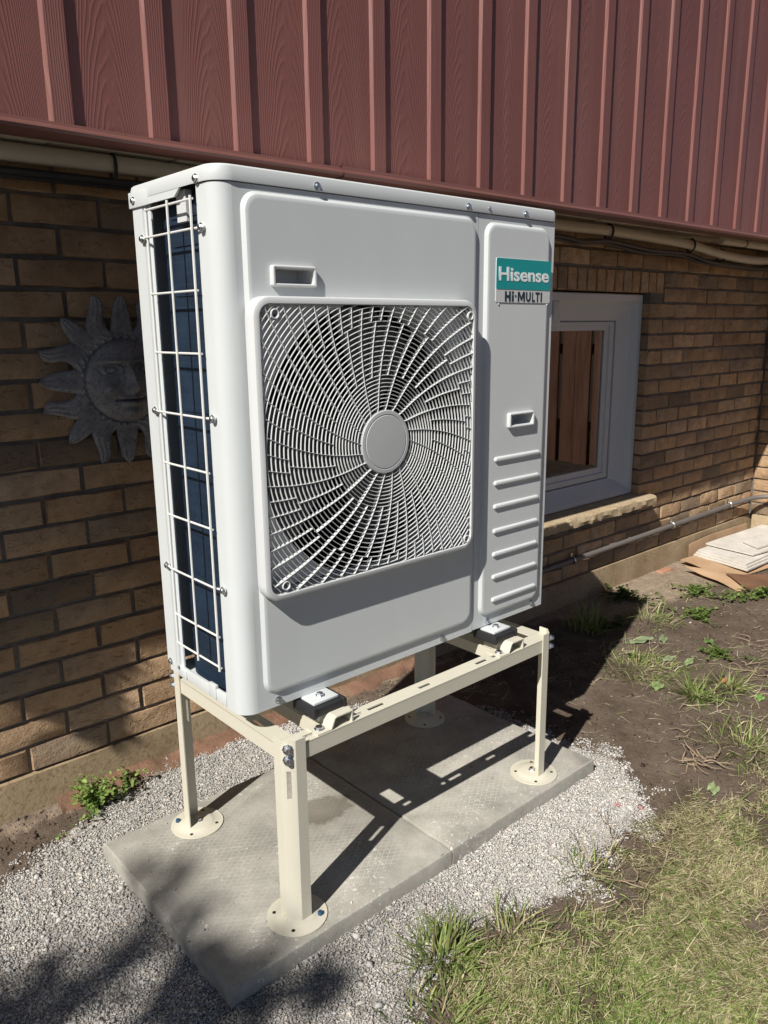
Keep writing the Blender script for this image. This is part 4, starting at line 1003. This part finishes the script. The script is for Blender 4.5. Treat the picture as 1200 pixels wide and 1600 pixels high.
def build_grass():
    LAWN = [(.02,-.50),(.18,-.42),(.36,-.39),(.52,-.45),(.66,-.42),(.82,-.44),(1.0,-.45),(1.2,-.44),(1.45,-.45),(1.7,-.46),(2.3,-.50),(3.6,-.55),(3.6,-3.2),(-.6,-3.2),(-.3,-1.0)]
    N = 700000; P = np.c_[rng.uniform(-.35, 2.6, N), rng.uniform(-1.3, -.22, N)]
    dd = np.c_[P, np.full(N, -.045)]-np.array(CAM); qz = dd@np.array(fwd); uu = 600+1228.4*(dd@np.array(r2))/qz; vv = 800-1228.4*(dd@np.array(u2))/qz
    P = P[(qz > .2) & (uu > 100) & (uu < 1400) & (vv < 1780)]; N = len(P)
    d = sdist(P, LAWN); nz = vnoise(P[:, 0], P[:, 1], 7, 21); nz2 = vnoise(P[:, 0], P[:, 1], 22, 22)
    pr = np.clip(.5+(d+.14*(nz-.5)+.06*(nz2-.5))/.10, 0, 1)*(.05+.95*np.clip(3.2*(.5*nz2+.5*nz)-1.12, 0, 1))
    keep = rng.random(N) < pr*.60; P = P[keep]; n = len(P)
    gmap = np.clip(.04+.80*vnoise(P[:, 0], P[:, 1], 5, 31)**1.2+.25*np.clip((.5-P[:, 0])/.4, 0, 1), 0, .92); g = rng.random(n) < 0
    col = grass_cols(n, 0.5); gg = grass_cols(n, 1.0); dd = grass_cols(n, 0.0); pick = rng.random(n) < gmap; col = np.where(pick[:, None], gg, dd)
    z = gz(P[:, 0], P[:, 1])+rng.uniform(0, .012, n)
    L = rng.gamma(3.5, .0058, n)+.006; L = np.where(pick, L, L*.9); lean = np.clip(rng.normal(1.38, .20, n), .3, 1.7)
    az = rng.uniform(0, 2*PI, n)*.75+vnoise(P[:, 0], P[:, 1], 3, 40)*4
    V, F, T = blades(np.c_[P, z], L, lean, az, rng.uniform(.0009, .0024, n), col, rng.normal(.10, .3, n))
    tag(bulk('lawn', V, F, T, M_leaf), 'short patchy lawn of green and straw blades at lower right', 'grass', kind='stuff')
    m2 = (rng.random(n) < .045); P2 = P[m2]; n2 = len(P2); gsel = rng.random(n2) < np.clip(1.3*gmap[m2]+.1, 0, 1)
    col2 = np.where(gsel[:, None], grass_cols(n2, 1.0)*np.array([.95, 1.12, .85]), grass_cols(n2, 0.0)*1.05)
    V, F, T = blades(np.c_[P2, gz(P2[:, 0], P2[:, 1])+.006], rng.gamma(4, .0065, n2)+.012, np.clip(rng.normal(1.3, .2, n2), .5, 1.55), rng.uniform(0, 2*PI, n2), rng.uniform(.0014, .0028, n2), col2, rng.normal(.18, .25, n2))
    tag(bulk('long_blades', V, F, T, M_leaf), 'longer loose blades standing out of the patchy lawn', 'grass', kind='stuff')
    # loose straw on soil
    N = 9000; P = np.c_[rng.uniform(.45, 3.2, N), rng.uniform(-.55, .6, N)]; d = sdist(P, GRAV); P = P[(d < -.01)]; P = P[rng.random(len(P)) < .08+.9*np.clip(vnoise(P[:, 0], P[:, 1], 4, 51)*1.5-.55, 0, 1)]; n = len(P)
    V, F, T = blades(np.c_[P, gz(P[:, 0], P[:, 1])+rng.uniform(.001, .008, n)], rng.gamma(3, .010, n)+.008, np.clip(rng.normal(1.45, .12, n), .9, 1.6), rng.uniform(0, 2*PI, n), rng.uniform(.0009, .0024, n), grass_cols(n, .25), rng.normal(0, .3, n))
    tag(bulk('straw_litter', V, F, T, M_dry), 'loose dry straw littering the bare soil', 'straw', kind='stuff')
build_grass()

def tuft(x, y, n, Lm, spread, green, label, upright=.75, wid=.004, group=None):
    P = np.c_[x+spread*np.clip(rng.normal(0, 1, n), -1.7, 1.7), y+spread*np.clip(rng.normal(0, 1, n), -1.7, 1.7)]; z = gz(P[:, 0], P[:, 1])
    az = np.arctan2(P[:, 1]-y, P[:, 0]-x)+rng.normal(0, .7, n)
    V, F, T = blades(np.c_[P, z], rng.gamma(7, Lm/7, n)+.01, np.clip(rng.normal(upright, .35, n), .05, 1.5), az, rng.uniform(wid*.6, wid*1.3, n), grass_cols(n, green), rng.normal(.25, .2, n))
    o = bulk('grass_tuft', V, F, T, M_leaf); return tag(o, label, 'grass tuft', group)
GT = 'grass tufts rooted in the soil'
tuft(.25, -.315, 230, .055, .032, .93, 'bright green grass tuft at the gravel edge, bottom centre', .8, .0042, GT)
tuft(.14, -.42, 150, .045, .045, .8, 'green grass tuft at the bottom edge of the picture', .9, .0036, GT)
tuft(.40, -.36, 110, .045, .035, .75, 'grass tuft on the gravel edge right of the brightest tuft', .9, .0034, GT)
tuft(.68, -.36, 80, .04, .03, .7, 'small grass tuft growing out of the pale gravel', .9, .003, GT)
tuft(1.72, -.10, 150, .075, .025, .9, 'long-bladed grass tuft on bare soil beside the orange leaf', 1.0, .0042, GT)
tuft(1.86, -.14, 110, .06, .022, .8, 'smaller grass tuft right behind the long-bladed one', 1.0, .0035, GT)
tuft(1.50, -.36, 220, .06, .06, .7, 'olive grass tuft at the right edge near the lawn', 1.0, .003, GT)
tuft(1.98, .52, 150, .10, .04, .95, 'dark grass tuft in the unit\'s shadow by the wall', .5, .004, GT)
tuft(2.25, .40, 200, .05, .07, .55, 'low matted grass at the tip of the unit\'s shadow', 1.1, .003, GT)
tuft(1.78, .17, 420, .045, .075, .6, 'matted pale grass patch along the shadow edge', 1.2, .003, GT)

# ================================================================== WEEDS, LEAVES, TWIGS
def leaf_quads(C, D, Nn, L, Wd, col):
    """leaf as 2x2 quads, folded along midrib"""
    n = len(C); S_ = np.cross(Nn, D); S_ /= np.linalg.norm(S_, axis=1)[:, None]; Nn = np.cross(D, S_)
    pts = [(0, 0, 0), (.35, -.5, .10), (.35, 0, -.02), (.35, .5, .10), (.75, -.38, .06), (.75, 0, -.04), (.75, .38, .06), (1, 0, -.10)]
    V = np.stack([C+D*(a*L)[:, None]+S_*(b*Wd)[:, None]+Nn*(c*Wd)[:, None] for a, b, c in [(p[0], p[1], p[2]) for p in pts]], 1)
    q = np.array([(0,2,1,1),(0,3,2,2),(1,2,5,4),(2,3,6,5),(4,5,7,7),(5,6,7,7)])
    T3 = np.array([(0,2,1),(0,3,2),(1,2,5),(1,5,4),(2,3,6),(2,6,5),(4,5,7),(5,6,7)]); F = (T3[None]+8*np.arange(n)[:, None, None]).reshape(-1, 3)
    return V.reshape(-1, 3), F, np.repeat(col, 8, 0)
def weed(x, y, n, h, spread, ll, label, bright=1.0, group='leafy weeds on the bare soil', ang=0, stretch=1.0, name='weed'):
    z0 = float(gz(np.array([x]), np.array([y]))[0]); w = thing(name, label, 'weed', (x, y, z0), group)
    st = MB(); ns = max(4, n//16); tips = []
    for i in range(ns):
        a = random.uniform(0, 2*PI); r = abs(random.gauss(0, spread)); ex, ey = r*math.cos(a)*stretch, r*math.sin(a)
        ex, ey = ex*math.cos(ang)-ey*math.sin(ang), ex*math.sin(ang)+ey*math.cos(ang)
        bx, by = ex*.12, ey*.12; hh = h*random.uniform(.35, 1)*(1-.35*min(1, r/(2*spread)))
        P = [(x+bx, y+by, z0-.003), (x+bx+(ex-bx)*.4, y+by+(ey-by)*.4, z0+hh*.6), (x+ex, y+ey, z0+hh)]; st.tube(P, [.0016, .0012, .0007], 4); tips.append(P)
    st.build('stem', M_dry_green, w)
    C = []
    for i in range(n):
        P = random.choice(tips); t = random.uniform(.25, 1); a, b = (Vector(P[0]), Vector(P[1])) if t < .5 else (Vector(P[1]), Vector(P[2])); C.append(a.lerp(b, (t % .5)*2 if t < 1 else 1)+Vector((random.gauss(0, .006), random.gauss(0, .006), random.gauss(0, .003))))
    C = np.array([tuple(c) for c in C]); az = rng.uniform(0, 2*PI, n); el = rng.normal(.15, .35, n)
    D = np.c_[np.cos(az)*np.cos(el), np.sin(az)*np.cos(el), np.sin(el)]; Nn = np.c_[rng.normal(0, .3, n), rng.normal(0, .3, n), np.ones(n)]
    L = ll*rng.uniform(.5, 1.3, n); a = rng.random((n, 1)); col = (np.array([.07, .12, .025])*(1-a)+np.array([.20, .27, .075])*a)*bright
    V, F, T = leaf_quads(C, D, Nn, L, L*rng.uniform(.5, .8, n), col); bulk('leaves', V, F, T, M_leaf, w)
    return w
M_dry_green = NT('weed_stem').set(.7, c=(.12, .13, .05)).m
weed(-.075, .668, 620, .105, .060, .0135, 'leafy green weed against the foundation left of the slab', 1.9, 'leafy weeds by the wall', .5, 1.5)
weed(.03, .70, 110, .055, .035, .013, 'sparse low weed beside the back left foot at the wall', .9, 'leafy weeds by the wall', .2, 1.4)
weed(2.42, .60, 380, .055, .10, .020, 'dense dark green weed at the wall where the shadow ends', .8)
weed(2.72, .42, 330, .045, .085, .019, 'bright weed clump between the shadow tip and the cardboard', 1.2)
weed(2.93, .19, 380, .05, .085, .019, 'bright weed clump in front of the cardboard pieces', 1.3, ang=-.5, stretch=1.6)
weed(2.46, .27, 280, .035, .08, .018, 'low bright weed just outside the shadow edge', 1.2)
weed(2.12, .02, 260, .03, .075, .016, 'low spreading weed on open soil near the right edge', 1.1)
weed(1.84, .22, 80, .025, .04, .016, 'small weed in the matted grass along the shadow', 1.1)
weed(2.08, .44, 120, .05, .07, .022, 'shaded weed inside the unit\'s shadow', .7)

def flat_leaf(x, y, L, Wd, az, c, label, name='fallen_leaf', group='large leaves lying on the soil', wav=.12):
    z0 = float(gz(np.array([x]), np.array([y]))[0])+.006; m = MB(); n = 12; k = 6; ca, sa = math.cos(az), math.sin(az); rows = []
    for i in range(n+1):
        t = i/n; w = Wd*.5*(math.sin(PI*min(1, t*.93+.05))**.75)*(1+.10*math.sin(t*19)); row = []
        for j in range(k+1):
            s = j/k*2-1; u, v = (t-.5)*L, s*w; row.append((x+ca*u-sa*v, y+sa*u+ca*v, z0+.004*math.sin(t*7+s*2)+abs(s)*w*wav+.004*math.sin(t*13)*abs(s)))
        rows.append(row)
    m.loops(rows, closed=False); m.tube([(x-ca*L*.5, y-sa*L*.5, z0), (x-ca*L*.72, y-sa*L*.72, z0+.003)], .0014, 5); o = m.build(name, leafmat(c), None, smooth=60, origin=(x, y, z0)); return tag(o, label, 'leaf', group)
_lm = {}
def leafmat(c):
    if c not in _lm: _lm[c] = rough_mat('leaf_tone', [(.3, tuple(q*.7 for q in c)), (.7, c)], 40, 120, .35, .002, rough=.55)
    return _lm[c]
pg = (.24, .29, .16)
flat_leaf(1.69, .035, .075, .045, .3, (.23, .31, .12), 'rounded green leaf lying alone on the soil')
flat_leaf(2.02, .29, .12, .055, -.3, pg, 'large pale torn leaf lying just outside the shadow')
flat_leaf(2.09, .235, .09, .03, .5, pg, 'narrow pale leaf next to the large torn leaf')
flat_leaf(1.93, .12, .07, .035, -.2, pg, 'pale leaf below the narrow one on the soil')
flat_leaf(1.97, .06, .08, .03, .1, (.26, .33, .15), 'pale leaf with curled edge nearest the long-bladed grass')
flat_leaf(2.20, .10, .06, .035, .9, (.15, .25, .08), 'green leaf among the low spreading weed')
flat_leaf(1.90, -.105, .055, .018, -.1, (.48, .17, .07), 'orange brown dead leaf on the soil', 'dead_leaf')
flat_leaf(1.86, -.25, .05, .03, .2, (.20, .34, .09), 'small green leaf at the right edge of the picture')
flat_leaf(1.22, -.40, .06, .03, .4, (.30, .36, .18), 'pale leaf at the upper edge of the lawn')
def twig(x, y, n, spread, L, label, thick=.002, c=None):
    z0 = float(gz(np.array([x]), np.array([y]))[0]); m = MB()
    for i in range(n):
        a = random.uniform(0, 2*PI); p = Vector((x+random.gauss(0, spread), y+random.gauss(0, spread), z0+random.uniform(.002, .02))); P = [p]
        for k in range(4): a += random.gauss(0, .5); p = p+Vector((math.cos(a)*L/4, math.sin(a)*L/4, random.uniform(-.006, .008))); p.z = max(p.z, float(gz(np.array([p.x]), np.array([p.y]))[0])+.002); P.append(p)
        m.tube(smooth_path(P, 3), [thick*(1-.06*k) for k in range(13)], 5)
    o = m.build('twig_heap', M_straw, None, smooth=60, origin=(x, y, z0)); return tag(o, label, 'twigs', 'dry twigs and roots on the soil')
M_straw = rough_mat('dry_root', [(.3, (.20, .145, .095)), (.7, (.40, .31, .22))], 60, 200, .4, .002)
twig(1.315, -.30, 16, .022, .09, 'tangle of dry roots on the soil above the lawn', .0028)
twig(1.42, -.17, 6, .03, .07, 'thin dry twigs left of the root tangle', .0014)
twig(2.05, -.12, 8, .04, .08, 'dry twigs on soil near the right edge', .0022)
twig(.86, -.33, 3, .02, .10, 'thin dark twig lying on the pale gravel', .0016)
twig(2.3, -.02, 6, .03, .08, 'dry root pieces behind the low weed at right', .0020)
twig(.72, -.50, 8, .06, .09, 'dry stalks lying in the lawn', .0018)
# ================================================================== OFF-FRAME: FENCE (seen mirrored in the window) AND TREE (dapples the lower left)
def build_fence():
    f = thing('cedar_fence', 'reddish cedar board fence mirrored in the basement window', 'fence', (5.4, -1.4, -.05))
    me = MB().box((-.012, -.075, 0), (.012, .075, 1.85), .003).mesh('board', M_fence, smooth=20)
    y = -3.6; i = 0
    while y < .1:
        inst('board', me, f, (5.40+(.03 if i % 2 else 0), y, -.05), (0, 0, random.uniform(-.02, .02)), (1, random.uniform(.92, 1.05), 1)); y += .172; i += 1
    for z in (.25, .95, 1.6): MB().box((5.445, -3.7, z), (5.485, .15, z+.09)).build('rail', M_fence, f, smooth=0)
build_fence()
def build_tree():
    base = Vector((-7.4, -2.6, -.05)); t = thing('garden_tree', 'leafy garden tree left of the camera that dapples the gravel', 'tree', base)
    def P(gx, gy, tt): return Vector((gx, gy, 0))+Vector((-1, -.345, 1))*tt
    # blobs: ground shadow x,y, radius, distance along the sun ray
    blobs = [(-.47, .13, .13, 4.4), (-.60, .00, .16, 4.6), (-.24, -.06, .085, 4.3), (-.155, -.13, .075, 4.2), (-.02, -.22, .05, 4.3), (-.12, .19, .040, 5.6), (-.05, .24, .030, 5.5), (-.16, .05, .06, 6.2), (-.12, -.04, .05, 6.0), (-.20, .14, .05, 6.4), (-.30, .08, .07, 5.8), (-.08, .10, .03, 6.6), (.01, -.09, .035, 6.4), (-.14, .30, .03, 6.3), (.120, .805, .026, 1.7), (.125, .845, .034, 1.7), (.165, .828, .034, 1.75), (.19, .86, .040, 1.7), (.225, .845, .030, 1.7), (.27, .868, .034, 1.8), (.33, .875, .026, 1.8), (.39, .885, .024, 1.8), (.12, .885, .03, 1.7)]
    C, Rr = [], []
    for gx, gy, r, tt in blobs: C.append(P(gx, gy, tt)); Rr.append(r)
    lv = []; ls = []; limbs = MB()
    limbs.tube(smooth_path([base, base+Vector((.1, .05, 1.5)), base+Vector((.5, .15, 3.0)), base+Vector((.9, .3, 4.6)), base+Vector((1.1, .4, 6.2))], 5), [.17-.007*k for k in range(21)], 10)
    limbs.build('trunk', M_bark, t, smooth=50)
    hub = base+Vector((.75, .25, 4.0)); br = MB(); K = P(-.75, -.1, 4.7)
    br.tube(smooth_path([hub, hub.lerp(K, .5)+Vector((0, 0, .25)), K], 5), [.05-.004*k for k in range(11)], 7)
    K2 = P(-.75, .1, 6.4); br.tube(smooth_path([hub, hub.lerp(K2, .5)+Vector((0, 0, .2)), K2], 5), [.045-.004*k for k in range(11)], 7)
    hub2 = P(-.85, .80, 2.0); br.tube(smooth_path([base+Vector((.25, .1, 2.2)), hub2], 5), [.04-.005*k for k in range(6)], 7)
    for c, r in zip(C, Rr):
        a = hub2 if c.z < 3.6 else (K if c.z < 5 else K2)
        br.tube([a, a.lerp(c, .6)+Vector((0, 0, .04)), c], [.006, .004, .002], 5)
    for i in range(90):       # crown clusters added out of view, shading unseen ground to cut bounced light
        for _ in range(60):
            gx, gy, tt, r = random.uniform(-3.4, .9), random.uniform(-3.2, .1), random.uniform(3.8, 7.2), random.uniform(.26, .42)
            if gy < .13-.904*(gx+.47)-r*1.5-.16: break
        else: continue
        q = P(gx, gy, tt); C.append(q); Rr.append(r); k = base+Vector((.7+.05*tt, .25, 3.2+.35*tt*random.random())); br.tube([k, k.lerp(q, .5)+Vector((0, 0, .15)), q], [.035, .022, .008], 5)
    br.build('branches', M_bark, t, smooth=50)
    for c, r in zip(C, Rr):
        n = 150 if c.z < 3 else (int(2000*r*r+38) if c.z < 5 else int(1500*r*r+14)) if r < .2 else int(330*r/.35)
        D = rng.normal(0, 1, (n, 3)); D /= np.linalg.norm(D, axis=1)[:, None]; lv.append(np.array(c)+D*(r*rng.random((n, 1))**.45)); ls.append(np.full(n, .030 if c.z < 3 else (.055 if r < .07 else .08)))
    C = np.concatenate(lv); n = len(C); D = rng.normal(0, 1, (n, 3)); D /= np.linalg.norm(D, axis=1)[:, None]; Nn = rng.normal(0, .6, (n, 3))+np.array([0, 0, 1])
    L = np.concatenate(ls)*rng.uniform(.7, 1.25, n); a = rng.random((n, 1)); col = np.array([.035, .075, .015])*(1-a)+np.array([.09, .14, .035])*a
    V, F, T = leaf_quads(C, D, Nn, L, L*.6, col); bulk('crown', V, F, T, M_leaf, t)
build_tree()
